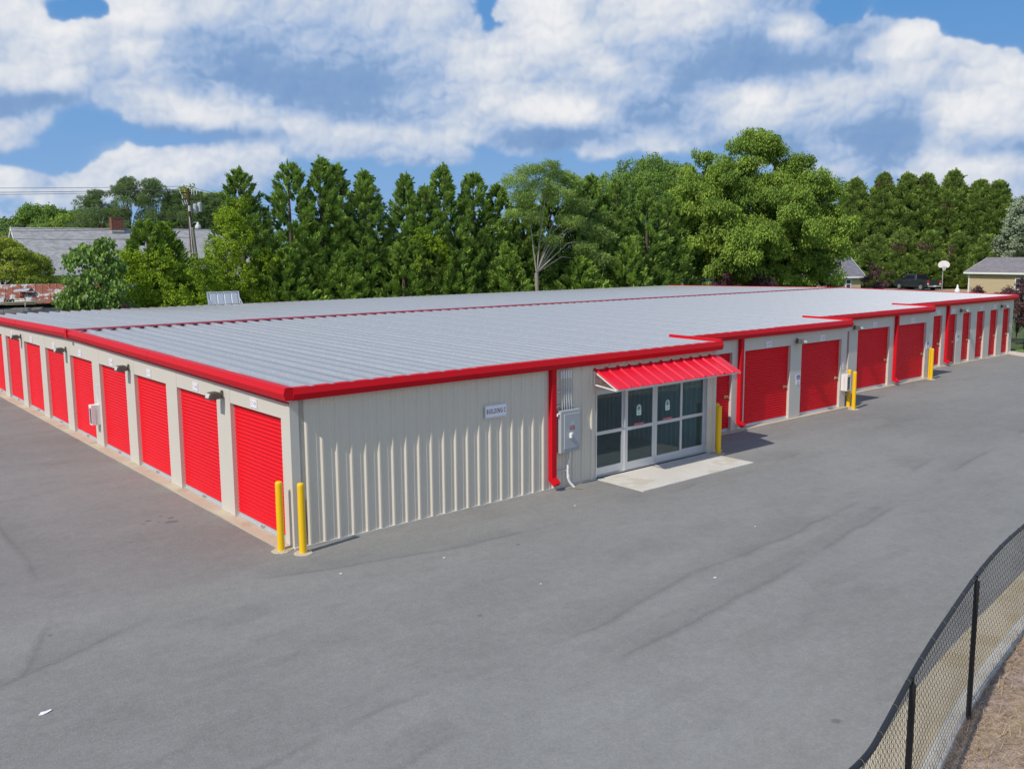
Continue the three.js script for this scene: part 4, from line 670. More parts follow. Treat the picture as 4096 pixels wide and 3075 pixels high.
// cream houses beyond the big tree
{
  const t = gabledHouse('cream_house', 'cream house with a dark slate shingle roof behind the big tree', [81.8, 0, -39.85], -0.567, 6, 6, 2.3, 4.05, slateShingle, creamWall);
  houseWindow(t, 1.6, 0.9, 3.03, 0.45, 0.9); new Geo().rod(V(1.4, 2.9, 2.0), V(1.4, 3.25, 2.0), 0.06, 0.05).build('roof_vent', M({ color: col(0.5, 0.4, 0.32), roughness: 0.7 }), t);
  const h = gabledHouse('cream_house', 'cream gable-end house with a white garage door, half hidden by the big tree', [81, 0, -42.3], 0.0, 7, 4.6, 2.1, 3.25, slateShingle, creamWall);
  h.rotation.y = -2.62; new Geo().box(3.53, 0, -1.5, 3.58, 1.9, 1.0).build('garage_door', whitePaint, h);
}
gabledHouse('pointed_roof_house', 'pointed grey roof peeping above the tan garage roof', [128, 0, -25], 0.4, 6, 6, 2.6, 5.3, taupeShingle, creamWall);
// driveways and lawn
structure(new Geo().sheet([[V(84, -0.03, -52), V(92, -0.03, -24)], [V(118, -0.03, -56), V(112, -0.03, -34)]]).build('driveway', M({ color: col(0.30, 0.285, 0.26), map: concreteTex, roughness: 0.95 })), 'pale driveway behind the building');
structure(new Geo().sheet([[V(98, -0.02, -36), V(92, -0.02, -24)], [V(116, -0.02, -40), V(116, -0.02, -26)]]).build('gravel_drive', M({ color: col(0.42, 0.32, 0.2), map: concreteTex, roughness: 1 })), 'tan gravel patch beside the truck');
// pickup truck
{
  const t = thing('pickup_truck', 'black crew-cab pickup truck parked on the far driveway', 'truck', [104.4, -0.03, -40.2], 0), navy = new THREE.MeshPhysicalMaterial({ color: col(0.008, 0.011, 0.018), roughness: 0.3, clearcoat: 1, clearcoatRoughness: 0.08 }), tint = M({ color: col(0.006, 0.008, 0.012), roughness: 0.06 }), chrome = M({ color: col(0.7, 0.71, 0.73), roughness: 0.18, metalness: 0.95 });
  t.rotation.y = Math.atan2(0.375, -0.927); const W = 0.98;   // local +z is forward
  const side = new THREE.Shape(); const P = [[-2.85, 0.62], [-2.85, 1.22], [-0.98, 1.24], [-0.78, 1.86], [-0.5, 1.93], [0.55, 1.93], [0.85, 1.86], [1.5, 1.28], [2.55, 1.16], [2.82, 1.02], [2.88, 0.6], [2.78, 0.45], [2.35, 0.45]];
  side.moveTo(...P[0]); P.slice(1).forEach((p) => side.lineTo(...p)); side.absarc(1.85, 0.45, 0.5, 0, Math.PI, false); side.lineTo(-1.3, 0.42); side.absarc(-1.8, 0.45, 0.5, 0, Math.PI, false); side.lineTo(-2.7, 0.5); side.closePath();
  const g = new THREE.ExtrudeGeometry(side, { depth: 2 * W - 0.16, bevelEnabled: true, bevelThickness: 0.08, bevelSize: 0.05, bevelSegments: 3, curveSegments: 14 }); g.translate(0, 0, -W + 0.08); g.rotateY(-Math.PI / 2);
  const p = g.attributes.position; for (let i = 0; i < p.count; i++) if (p.getY(i) > 1.26) p.setX(i, p.getX(i) * (1 - 0.16 * clamp((p.getY(i) - 1.26) / 0.6))); g.computeVertexNormals();
  put('body', metreUV(flat(g)), navy, t);
  const glassAt = (pts, name) => new Geo().add(new THREE.ExtrudeGeometry(new THREE.Shape(pts.map((q) => new THREE.Vector2(...q))), { depth: 0.01, bevelEnabled: false })).list[0];
  for (const s of [-1, 1]) {
    for (const pts of [[[-0.62, 1.34], [0.22, 1.34], [0.22, 1.8], [-0.5, 1.8]], [[0.3, 1.34], [1.28, 1.34], [0.78, 1.8], [0.3, 1.8]]]) { const q = glassAt(pts); q.rotateY(-Math.PI / 2); const pp = q.attributes.position; for (let i = 0; i < pp.count; i++) pp.setX(i, s * (W + 0.052 - 0.16 * clamp((pp.getY(i) - 1.26) / 0.6) * W)); q.computeVertexNormals(); put('side_window', metreUV(q), tint, t); }
    for (const z of [0.2, 1.15]) new Geo().box(s * (W + 0.05), 1.12, z - 0.3, s * (W + 0.075), 1.16, z - 0.12).build('door_handle', chrome, t);
    for (const z of [1.85, -1.8]) { const w = new Geo().add(new THREE.CylinderGeometry(0.41, 0.41, 0.26, 24).rotateZ(Math.PI / 2).translate(s * (W - 0.1), 0.41, z)).build('wheel', rubber, t); new Geo().add(new THREE.CylinderGeometry(0.25, 0.25, 0.27, 18).rotateZ(Math.PI / 2).translate(s * (W - 0.09), 0.41, z)).build('rim', chrome, w); }
    new Geo().bevel(s * (W - 0.2), 0.86, -2.935, s * (W + 0.04), 1.2, -2.86, 0.02).build('tail_light', M({ color: col(0.6, 0.01, 0.015), roughness: 0.2 }), t);
    new Geo().box(s * (W - 0.18), 0.72, -2.93, s * (W + 0.03), 0.85, -2.87).build('reverse_light', plainWhite, t);
    new Geo().bevel(s * (W - 0.3), 0.85, 2.8, s * (W + 0.01), 1.06, 2.9, 0.02).build('headlight', chrome, t);
    new Geo().bevel(s * (W + 0.05), 1.32, 1.2, s * (W + 0.26), 1.52, 1.32, 0.02).build('mirror', navy, t);
  }
  new Geo().box(-0.62, 1.36, -0.955, 0.62, 1.74, -0.945).build('rear_window', tint, t).rotation.x = 0; t.children.at(-1).position.set(0, 0, 0.02);
  new Geo().bevel(-0.78, 0.66, -2.925, 0.78, 1.2, -2.89, 0.015).build('tailgate', navy, t);
  new Geo().bevel(-W + 0.02, 0.42, -3.06, W - 0.02, 0.64, -2.9, 0.03).build('rear_bumper', chrome, t);
  new Geo().box(-0.18, 0.47, -3.075, 0.18, 0.62, -3.062).build('licence_plate', plainWhite, t);
  new Geo().box(-0.14, 1.9, -0.76, 0.14, 1.95, -0.72).build('brake_light', M({ color: col(0.7, 0.01, 0.01), roughness: 0.3 }), t);
}
// basketball hoop
{
  const t = thing('basketball_hoop', 'white fan-shaped basketball backboard on a pole before the far trees', 'basketball hoop', [106.7, 0, -38.0], -1.0);
  new Geo().rod(V(0, 0, -0.5), V(0, 3.0, -0.5), 0.05, 0.05, 10).bar(V(0, 2.9, -0.5), V(0, 3.05, 0), 0.06, 0.06).bar(V(0, 2.5, -0.5), V(0, 2.85, 0), 0.06, 0.06).build('pole', galvanised, t);
  const s = new THREE.Shape(); s.moveTo(-0.5, 2.68); s.lineTo(0.5, 2.68); s.quadraticCurveTo(0.68, 2.85, 0.66, 3.1); s.quadraticCurveTo(0.5, 3.5, 0, 3.52); s.quadraticCurveTo(-0.5, 3.5, -0.66, 3.1); s.quadraticCurveTo(-0.68, 2.85, -0.5, 2.68);
  put('backboard', metreUV(flat(new THREE.ExtrudeGeometry(s, { depth: 0.04, bevelEnabled: true, bevelSize: 0.01, bevelThickness: 0.01 }))), whitePaint, t);
  new Geo().add(new THREE.TorusGeometry(0.25, 0.018, 6, 20).rotateX(Math.PI / 2).translate(0, 2.78, 0.36)).build('rim', M({ color: col(0.5, 0.12, 0.03), roughness: 0.5 }), t);
  const net = new Geo(); for (let i = 0; i < 12; i++) { const a = i / 12 * 6.283, b = a + 0.26; for (const q of [a, b]) net.rod(V(Math.cos(a) * 0.24, 2.77, 0.36 + Math.sin(a) * 0.24), V(Math.cos(q === a ? b : a - 0.26) * 0.14, 2.3, 0.36 + Math.sin(q === a ? b : a - 0.26) * 0.14), 0.012, 0.012, 3); } net.build('net', plainWhite, t);
}
tag(new Geo().add(new THREE.LatheGeometry([[0.14, 0], [0.14, 0.35], [0.17, 0.38], [0.15, 0.6], [0.06, 0.75], [0.05, 0.95], [0.0, 1.0]].map(([r, y]) => new THREE.Vector2(r * 1.6, y * 1.3)), 12).translate(88.6, 0, -28.3)).build('garden_statue', plainWhite), 'small white garden ornament by the tan garage corner', 'ornament');
// ---------------------------------------------------------------- trees and shrubs
const leafMat = new THREE.MeshPhysicalMaterial({ color: 0xffffff, roughness: 1, transmission: 0.3, thickness: 0, specularIntensity: 0.35 });
const needleMat = new THREE.MeshPhysicalMaterial({ color: 0xffffff, roughness: 1, transmission: 0.25, thickness: 0, specularIntensity: 0.3 });
const bark = M({ color: col(0.12, 0.09, 0.07), map: grainTex, roughness: 0.95 }), paleBark = M({ color: col(0.34, 0.31, 0.25), map: grainTex, roughness: 0.9 }), pineBark = M({ color: col(0.17, 0.11, 0.08), map: grainTex, roughness: 0.95 });
function triGeo(tris) { const g = new THREE.BufferGeometry(); g.setAttribute('position', new THREE.Float32BufferAttribute(tris.flat(), 3)); g.computeVertexNormals(); return g; }
// flat scaly spray, pointing along +z, one unit long
function sprayGeo(seed) {
  const R = rng(seed), T = [];
  for (let i = 0; i < 8; i++) {
    const s = 0.04 + 0.8 * i / 7, y = 0.1 * s - 0.24 * s * s;
    for (const d of [-1, 1]) { const w = (0.36 - 0.26 * s) * (0.6 + 0.6 * R()), f = 0.16 + 0.14 * R(), ex = d * w, ez = s + f, ey = y - 0.05 - 0.12 * R() * w, k = 0.10 + 0.04 * R(); T.push([0, y, s - k, ex, ey, ez, 0, y + 0.03 * (R() - 0.5), s + k * 1.3]); }
  }
  T.push([-0.05, -0.1, 0.78, 0, -0.17, 1.05, 0.05, -0.1, 0.78]);
  return triGeo(T);
}
// loose bunch of leaves in the unit ball
function bunchGeo(seed, n, len, wid, spread, hang) {
  const R = rng(seed), T = [];
  for (let i = 0; i < n; i++) {
    const p = V(R() - 0.5, R() - 0.5, R() - 0.5).normalize().multiplyScalar(spread * Math.cbrt(R())), d = V(R() - 0.5, (R() - 0.5) * 0.7 - hang, R() - 0.5).normalize().multiplyScalar(len * (0.7 + 0.6 * R())), s = d.clone().cross(V(R() - 0.5, 1.2, R() - 0.5)).normalize().multiplyScalar(wid * (0.7 + 0.5 * R())), m = p.clone().addScaledVector(d, 0.45), up = s.clone().cross(d).normalize().multiplyScalar(wid * 0.25), e = p.clone().add(d).addScaledVector(UP, -len * 0.12), a = m.clone().add(s).add(up), b = m.clone().sub(s).add(up);
    T.push([p.x, p.y, p.z, a.x, a.y, a.z, e.x, e.y, e.z], [p.x, p.y, p.z, e.x, e.y, e.z, b.x, b.y, b.z]);
  }
  return triGeo(T);
}
function tuftGeo(seed, n) { const R = rng(seed), T = []; for (let i = 0; i < n; i++) { const d = V(R() - 0.5, R() - 0.25, R() - 0.5).normalize(), s = d.clone().cross(V(R() - 0.5, R() - 0.5, R() - 0.5)).normalize().multiplyScalar(0.035); T.push([s.x, s.y, s.z, d.x, d.y, d.z, -s.x, -s.y, -s.z]); } return triGeo(T); }
const SPRAYS = [1, 2, 3].map((s) => sprayGeo(s * 13)), BROAD = [1, 2].map((s) => bunchGeo(s * 7, 16, 0.42, 0.1, 0.62, 0.35)), ROUND = [1, 2].map((s) => bunchGeo(s * 11, 12, 0.42, 0.2, 0.66, 0.25)), BIG = [1, 2].map((s) => bunchGeo(s * 17, 5, 0.62, 0.3, 0.6, 0.75)), FEATHER = [1, 2].map((s) => bunchGeo(s * 19, 20, 0.4, 0.055, 0.7, 0.2)), TUFT = [1, 2].map((s) => tuftGeo(s * 23, 26));
const _m = new THREE.Matrix4(), _x = V(), _y = V(), _z = V();
function frameOf(p, dir, roll, s, out) { _z.copy(dir).normalize(); _x.crossVectors(Math.abs(_z.y) > 0.97 ? V(1, 0, 0) : UP, _z).normalize(); _y.crossVectors(_z, _x); const c = Math.cos(roll), q = Math.sin(roll), X = _x.clone().multiplyScalar(c).addScaledVector(_y, q), Y = _y.clone().multiplyScalar(c).addScaledVector(_x, -q); return out.makeBasis(X.multiplyScalar(s), Y.multiplyScalar(s), _z.clone().multiplyScalar(s)).setPosition(p); }
function foliage(parent, name, geos, mat, items) {   // one instanced part per leaf shape
  geos.forEach((g, k) => {
    const mine = items.filter((_, i) => i % geos.length === k), im = new THREE.InstancedMesh(g, mat, mine.length), c = new THREE.Color();
    mine.forEach((it, i) => { im.setMatrixAt(i, frameOf(it.p, it.d, it.r, it.s, _m)); im.setColorAt(i, c.setRGB(...it.c)); });
    im.name = name; im.userData.kind = 'stuff'; parent.add(im);
  });
}
const tone = (pal, t, k) => { const a = pal[0], b = pal[1]; return [0, 1, 2].map((i) => mix(a[i], b[i], clamp(t)) * k); };
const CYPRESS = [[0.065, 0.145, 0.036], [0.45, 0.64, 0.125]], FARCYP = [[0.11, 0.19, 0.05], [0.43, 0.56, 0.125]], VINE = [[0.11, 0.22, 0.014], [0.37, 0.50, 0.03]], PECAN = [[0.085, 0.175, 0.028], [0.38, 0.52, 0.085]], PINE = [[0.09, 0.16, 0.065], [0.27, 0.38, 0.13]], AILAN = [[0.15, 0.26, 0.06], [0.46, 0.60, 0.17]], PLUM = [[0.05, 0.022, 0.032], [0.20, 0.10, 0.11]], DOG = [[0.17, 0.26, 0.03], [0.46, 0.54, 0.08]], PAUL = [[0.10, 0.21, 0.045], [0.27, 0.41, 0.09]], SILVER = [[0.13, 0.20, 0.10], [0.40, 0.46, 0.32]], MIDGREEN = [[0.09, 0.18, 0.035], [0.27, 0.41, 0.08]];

function cypress(x, z, h, r, seed, label, group, pal = CYPRESS, opts = {}) {
  const t = thing('cypress_tree', label, 'tree', [x, 0, z], 0, group), R = rng(seed), form = 0.56 + 0.26 * R(), items = [], dens = opts.density ?? 1, sz = opts.spray ?? 0.235;
  new Geo().rod(V(0, -0.1, 0), V(0.05, h * 0.5, 0), 0.2, 0.12, 8).rod(V(0.05, h * 0.5, 0), V(0, h * 0.96, 0), 0.12, 0.015, 8).build('trunk', bark, t);
  const nB = Math.round(250 * dens * h / 10), lean = [(R() - 0.5) * 0.5, (R() - 0.5) * 0.5];
  for (let i = 0; i < nB; i++) {   // plumes set on the tapering crown, each a tuft of sprays leaning up and out
    const k = Math.pow((i + R()) / nB, 1.18), a = i * 2.39996 + R() * 1.1, y = 0.3 + k * (h * 0.95 - 0.3), env = 1.12 * r * Math.pow(1 - k, form) * (k < 0.1 ? 0.8 + 2 * k : 1), side = 0.62 + 0.72 * n3(Math.cos(a) * 1.25 + seed, y * 0.55, Math.sin(a) * 1.25), rad0 = Math.max(0.05, env * side * (0.72 + 0.4 * R())), rise = 0.35 + 0.9 * k + 0.4 * (R() - 0.5);
    const d = V(Math.cos(a), rise, Math.sin(a)).normalize(), L = (opts.plume ?? 1) * (0.6 + 0.6 * R()) * (1 - 0.68 * k), c = V(lean[0] * k + Math.cos(a) * rad0, y, lean[1] * k + Math.sin(a) * rad0).addScaledVector(d, -L * 0.45), bt = R(), ns = Math.round(74 * dens * (0.5 + 0.6 * L));
    for (let j = 0; j < ns; j++) {
      const s = Math.pow(R(), 0.75), w = L * 0.62 * (0.35 + Math.sin(Math.PI * clamp(0.18 + 0.74 * s)) * 0.75), p = c.clone().addScaledVector(d, s * L).add(V((R() - 0.5) * w, (R() - 0.5) * w * 0.8, (R() - 0.5) * w)), dd = d.clone().multiplyScalar(1.0).add(V((R() - 0.5) * 1.3, 0.3 + (R() - 0.5) * 0.9, (R() - 0.5) * 1.3));
      const brown = opts.dead && n3(p.x * 0.5 + seed, p.y * 0.6, p.z * 0.5) > 0.87;
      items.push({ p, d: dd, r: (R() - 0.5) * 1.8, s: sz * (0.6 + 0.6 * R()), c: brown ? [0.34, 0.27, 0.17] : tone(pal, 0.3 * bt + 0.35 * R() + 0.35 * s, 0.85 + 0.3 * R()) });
    }
  }
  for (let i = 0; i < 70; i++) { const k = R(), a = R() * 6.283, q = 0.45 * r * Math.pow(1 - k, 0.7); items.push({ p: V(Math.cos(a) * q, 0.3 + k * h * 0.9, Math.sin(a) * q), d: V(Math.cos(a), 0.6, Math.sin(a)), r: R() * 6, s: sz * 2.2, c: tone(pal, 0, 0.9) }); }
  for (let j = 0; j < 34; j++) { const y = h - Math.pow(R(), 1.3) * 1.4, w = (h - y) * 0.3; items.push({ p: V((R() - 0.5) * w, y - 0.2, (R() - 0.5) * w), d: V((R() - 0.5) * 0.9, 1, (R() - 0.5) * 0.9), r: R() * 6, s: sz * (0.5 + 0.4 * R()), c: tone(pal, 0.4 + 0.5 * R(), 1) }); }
  foliage(t, 'crown', SPRAYS, opts.mat ?? needleMat, items); return t;
}
// crown of leafy clumps on limbs; clumps are given as [x, y, z, radius] about the base
function clumpTree(name, label, category, at, clumps, geos, pal, o = {}) {
  const t = thing(name, label, category, at, o.turn ?? 0, o.group), R = rng(o.seed ?? 1), items = [], barkMat = o.bark ?? bark, per = o.per ?? 120, size = o.size ?? 0.4, fork = o.fork ?? [0, 1.6, 0];
  if (o.trunk !== 0) {
    const tr = o.trunk ?? 0.25; new Geo().tube([V(0, -0.2, 0), V(fork[0] * 0.4, fork[1] * 0.5, fork[2] * 0.4), V(...fork)], tr, 10, 10).build('trunk', barkMat, t);
    const limb = new Geo(); clumps.forEach((c, i) => { if (o.limbs && i % o.limbs) return; const e = V(c[0], c[1] - c[3] * 0.2, c[2]), f = V(...fork), mid = f.clone().lerp(e, 0.45).add(V((R() - 0.5) * 0.6, 0.15 * e.distanceTo(f), (R() - 0.5) * 0.6)); const pts = [f, f.clone().lerp(mid, 0.55), mid, mid.clone().lerp(e, 0.55), e].map((v) => v.clone()); const rr = tr * (o.limbScale ?? 0.32); for (let k = 0; k < 4; k++) limb.rod(pts[k], pts[k + 1], rr * (1 - k * 0.22), rr * (1 - (k + 1) * 0.22), 6); });
    if (limb.list.length) limb.build('limbs', barkMat, t);
  }
  for (const [cx, cy, cz, cr] of clumps) {
    const bt = R(), n = Math.round(per * cr * cr * (o.fill ?? 1));
    for (let i = 0; i < n; i++) {
      const u = R() * 2 - 1, a = R() * 6.283, q = Math.sqrt(1 - u * u), dir = V(Math.cos(a) * q, u, Math.sin(a) * q); if (u < -0.35 && R() < 0.55) continue;
      const lump = 0.74 + 0.55 * n3(dir.x * 2.2 + cx * 3, dir.y * 2.2 + cy * 3, dir.z * 2.2 + cz), rr = cr * lump * (0.62 + 0.42 * Math.pow(R(), 0.5));
      items.push({ p: V(cx, cy, cz).add(V(dir.x * rr, dir.y * rr * (o.flatten ?? 0.85), dir.z * rr)), d: V(dir.x + (R() - 0.5), (R() - 0.5) * 0.5, dir.z + (R() - 0.5)), r: (R() - 0.5) * 0.8, s: size * (0.7 + 0.6 * R()), c: tone(pal, 0.1 + 0.5 * bt + 0.55 * R(), 0.85 + 0.3 * R()) });
    }
  }
  foliage(t, o.leaf ?? 'crown', geos, o.mat ?? leafMat, items); return t;
}
function domeClumps(seed, n, rx, ry, rz, cy, r0, r1, low = -0.5) {
  const R = rng(seed), out = []; for (let i = 0; i < n; i++) { const u = low + (1 - low) * (i + R()) / n, a = i * 2.39996 + R(), q = Math.sqrt(Math.max(0, 1 - u * u)), k = 0.68 + 0.34 * R(); out.push([Math.cos(a) * q * rx * k, cy + u * ry * k, Math.sin(a) * q * rz * k, mix(r0, r1, R())]); } return out;
}
// the cypress row behind the roof, left to right
const ORD = ['leftmost', 'second from left', 'third from left', 'fourth from left', 'fifth from left', 'sixth from left', 'seventh from left', 'eighth from left', 'ninth from left', 'tenth from left', 'eleventh from left', 'twelfth from left', 'thirteenth from left', 'fourteenth from left', 'fifteenth from left', 'sixteenth from left', 'rightmost'];
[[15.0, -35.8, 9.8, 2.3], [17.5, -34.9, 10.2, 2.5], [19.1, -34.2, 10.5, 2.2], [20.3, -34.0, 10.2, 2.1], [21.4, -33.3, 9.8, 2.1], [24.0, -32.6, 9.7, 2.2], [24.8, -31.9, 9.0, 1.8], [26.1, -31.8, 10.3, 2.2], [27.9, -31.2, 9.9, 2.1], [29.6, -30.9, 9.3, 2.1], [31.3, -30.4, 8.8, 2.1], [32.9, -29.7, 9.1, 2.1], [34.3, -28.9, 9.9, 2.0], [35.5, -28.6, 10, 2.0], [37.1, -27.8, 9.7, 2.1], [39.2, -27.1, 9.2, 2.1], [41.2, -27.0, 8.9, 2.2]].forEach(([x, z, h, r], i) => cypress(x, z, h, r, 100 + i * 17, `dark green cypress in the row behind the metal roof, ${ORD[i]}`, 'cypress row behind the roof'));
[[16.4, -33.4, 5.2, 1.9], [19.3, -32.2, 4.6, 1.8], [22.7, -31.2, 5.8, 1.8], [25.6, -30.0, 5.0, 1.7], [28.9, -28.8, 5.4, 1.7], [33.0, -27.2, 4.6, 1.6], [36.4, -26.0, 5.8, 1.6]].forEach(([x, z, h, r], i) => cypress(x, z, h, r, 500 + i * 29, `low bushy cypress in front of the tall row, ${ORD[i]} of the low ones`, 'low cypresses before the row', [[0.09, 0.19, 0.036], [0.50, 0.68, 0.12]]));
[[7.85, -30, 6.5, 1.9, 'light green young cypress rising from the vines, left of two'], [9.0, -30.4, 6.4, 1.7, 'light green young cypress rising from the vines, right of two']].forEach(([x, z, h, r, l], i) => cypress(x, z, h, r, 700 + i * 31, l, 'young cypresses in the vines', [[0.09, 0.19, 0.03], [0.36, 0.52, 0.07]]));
// far right screen
const RIGHT = ['leftmost', 'second from left', 'third from left', 'fourth from left', 'fifth from left', 'sixth from left', 'rightmost'];
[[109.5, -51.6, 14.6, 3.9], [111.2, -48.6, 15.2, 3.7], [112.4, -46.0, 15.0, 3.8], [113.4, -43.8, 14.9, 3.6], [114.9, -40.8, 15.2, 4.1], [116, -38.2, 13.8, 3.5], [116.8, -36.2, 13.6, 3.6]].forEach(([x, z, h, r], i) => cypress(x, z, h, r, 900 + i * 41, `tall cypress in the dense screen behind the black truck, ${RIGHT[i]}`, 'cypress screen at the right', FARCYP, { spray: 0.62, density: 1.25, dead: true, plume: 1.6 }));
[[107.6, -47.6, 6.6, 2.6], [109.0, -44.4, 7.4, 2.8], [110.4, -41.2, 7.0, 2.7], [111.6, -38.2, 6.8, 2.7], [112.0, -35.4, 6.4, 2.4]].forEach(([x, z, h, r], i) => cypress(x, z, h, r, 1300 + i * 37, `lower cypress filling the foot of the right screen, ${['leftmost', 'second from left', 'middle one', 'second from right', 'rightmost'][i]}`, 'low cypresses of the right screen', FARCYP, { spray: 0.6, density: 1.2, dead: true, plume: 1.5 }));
// vine-covered thickets, left
clumpTree('vine_thicket', 'yellow-green vine thicket swallowing bushes left of the roof panel rack', 'thicket', [7.6, 0, -28.6], [[-1.3, 2.2, 0.4, 1.15], [-0.4, 3.2, 0, 1.2], [0.5, 2.3, 0.7, 1.2], [1.4, 3.0, 0, 1.1], [2.1, 2.0, 0.5, 1.1], [0.3, 4.2, -0.6, 1.0], [-0.5, 1.6, 0.9, 1.1], [1.5, 1.4, 0.9, 1.1], [-0.9, 4.4, -0.6, 0.8], [2.8, 1.6, 0.2, 0.9]], ROUND, VINE, { seed: 5, per: 330, size: 0.2, trunk: 0.12, leaf: 'foliage' });
clumpTree('vine_thicket', 'yellow-green vine thicket draped over the foot of the first tall cypress', 'thicket', [13.4, 0, -34.0], [[-0.6, 2.6, 0, 1.2], [0.4, 3.6, 0.2, 1.1], [-0.3, 4.8, -0.1, 1.0], [0.7, 5.7, -0.2, 0.9], [0.3, 6.7, -0.5, 0.75], [1.1, 7.4, -0.9, 0.55], [1.0, 2.2, 0.6, 1.1], [1.9, 4.3, 0.1, 0.8], [1.9, 1.6, 0.6, 0.9]], ROUND, VINE, { seed: 8, per: 260, size: 0.2, trunk: 0.12, leaf: 'foliage' });
clumpTree('vine_thicket', 'yellow-green vine climbing the gap in the middle of the cypress row', 'thicket', [24.0, 0, -30.3], [[-0.5, 5.8, 0, 0.6], [0.3, 5.2, 0.3, 0.6], [0.8, 4.4, 0.4, 0.5], [-0.8, 4.3, 0.4, 0.5], [1.3, 3.4, 0.5, 0.45]], ROUND, VINE, { seed: 12, per: 160, size: 0.2, trunk: 0.06, leaf: 'foliage' });
clumpTree('vine_thicket', 'yellow-green vine thicket hiding the foot of the utility pole', 'thicket', [10.9, 0, -32.2], [[-0.8, 2.4, 0, 1.1], [0.2, 3.0, 0.2, 1.1], [-0.3, 4.0, -0.2, 0.9], [0.9, 2.2, 0.4, 1.0], [0.7, 3.9, -0.3, 0.8], [-1.3, 3.4, -0.3, 0.7]], ROUND, VINE, { seed: 15, per: 260, size: 0.2, trunk: 0.1, leaf: 'foliage' });
// big-leaved tree, left
clumpTree('broad_leaved_tree', 'small tree with very large drooping leaves before the white house', 'tree', [4.9, 0, -27.4], [[0.35, 5.2, 0, 0.42], [0.1, 4.7, 0.1, 0.5], [-0.55, 4.9, 0, 0.42], [-1.0, 4.55, 0.1, 0.36], [0.5, 4.3, 0.1, 0.5], [-0.2, 3.9, 0.2, 0.55], [-1.1, 3.7, 0.2, 0.4], [0.4, 3.4, 0.3, 0.6], [-0.6, 3.1, 0.3, 0.6], [-1.35, 3.0, 0.2, 0.45], [0.2, 2.7, 0.4, 0.6], [-0.9, 2.5, 0.3, 0.55], [0.8, 2.5, 0.4, 0.55], [-0.3, 1.8, 0.5, 0.6], [0.6, 1.6, 0.5, 0.6]], BIG, PAUL, { seed: 21, per: 420, size: 0.225, trunk: 0.07, fork: [-0.1, 1.4, 0], limbScale: 0.4 });
// dogwood before the white house
clumpTree('flowering_tree', 'spreading light green tree at the left edge behind the shed', 'tree', [4.0, 0, -44.2], domeClumps(31, 36, 3.2, 2.5, 2.8, 3.6, 0.55, 0.85, -0.35), ROUND, DOG, { seed: 33, per: 380, size: 0.18, trunk: 0.16, flatten: 0.42 });
// ailanthus with pale limbs
clumpTree('open_limbed_tree', 'open tree with pale bare limbs and feathery olive leaves in the row', 'tree', [30.1, 0, -27.7], [[-1.8, 8.9, 0, 0.7], [-0.7, 9.5, 0, 0.65], [0.7, 9.8, 0.2, 0.6], [1.6, 9.3, 0, 0.7], [2.5, 9.0, 0.2, 0.8], [-1.4, 8.0, 0.3, 0.8], [0.2, 8.7, 0, 0.8], [1.4, 8.2, 0.4, 0.8], [3.0, 7.6, 0.4, 0.8], [-0.9, 6.9, 0.4, 0.6], [2.2, 6.6, 0.6, 0.7], [3.9, 6.2, 0.4, 0.8], [4.9, 5.8, 0.4, 0.8], [3.2, 5.0, 0.8, 0.6], [4.3, 4.3, 0.8, 0.8], [0.4, 5.5, 0.8, 0.5], [5.4, 6.9, 0, 0.6], [-1.9, 7.0, 0, 0.5]], FEATHER, AILAN, { seed: 41, per: 260, size: 0.40, trunk: 0.12, fork: [-0.3, 3.6, 0.2], bark: paleBark, limbScale: 0.42, flatten: 0.55, limbs: 2 });
// big shade tree
{
  const R = rng(514), clumps = [], lobes = [...domeClumps(51, 30, 5.3, 5.0, 5.2, 6.3, 1.3, 2.0, -0.72), [-0.6, 11.6, 0, 1.2], [1.3, 11.7, 0.6, 1.1], [2.6, 10.4, 2.2, 1.1], [3.7, 8.8, 4.4, 1.0], [-2.2, 10.6, -2.2, 1.2], [2.3, 3.6, 3.8, 1.5], [3.0, 5.0, 4.6, 1.5], [1.6, 2.6, 2.7, 1.4], [3.4, 6.6, 5.0, 1.3], [0.6, 2.4, 1.6, 1.4], [-1.6, 2.8, -1.6, 1.5], [2.9, 2.9, 4.8, 1.1]];
  for (const [x, y, z, r] of lobes) for (let k = 0; k < 9; k++) { const u = R() * 1.7 - 0.7, a = R() * 6.283, q = Math.sqrt(Math.max(0, 1 - u * u)); clumps.push([x + Math.cos(a) * q * r * 0.85, y + u * r * 0.75, z + Math.sin(a) * q * r * 0.85, r * (0.26 + 0.24 * R())]); }
  clumps.push(...domeClumps(53, 34, 3.8, 4.0, 3.8, 6, 0.9, 1.4, -0.9));
  clumpTree('shade_tree', 'huge rounded bright green shade tree at the right end of the row', 'tree', [47.4, 0, -25.2], clumps, BROAD, PECAN, { seed: 52, per: 120, size: 0.46, trunk: 0.5, fork: [0, 2.6, 0], limbs: 9, limbScale: 0.3, flatten: 0.65 });
}
clumpTree('shade_tree', 'dark green rounded tree behind the cypress row, left of the huge tree', 'tree', [45.6, 0, -32], domeClumps(61, 50, 5.4, 5.2, 4.4, 6.4, 0.9, 1.4, -0.5), BROAD, MIDGREEN, { seed: 62, per: 100, size: 0.42, trunk: 0.35, limbs: 6 });
clumpTree('slender_tree', 'slender pale green tree peeking between the cypress tops', 'tree', [22.4, 0, -34.6], [[0, 9.2, 0, 0.55], [0.1, 8.4, 0, 0.8], [-0.3, 7.6, 0, 0.9], [0.5, 7.4, 0, 0.8], [0.1, 6.4, 0, 1.0], [0, 5.2, 0, 1.1]], ROUND, [[0.1, 0.17, 0.03], [0.24, 0.32, 0.06]], { seed: 71, per: 150, size: 0.24, trunk: 0.12 });
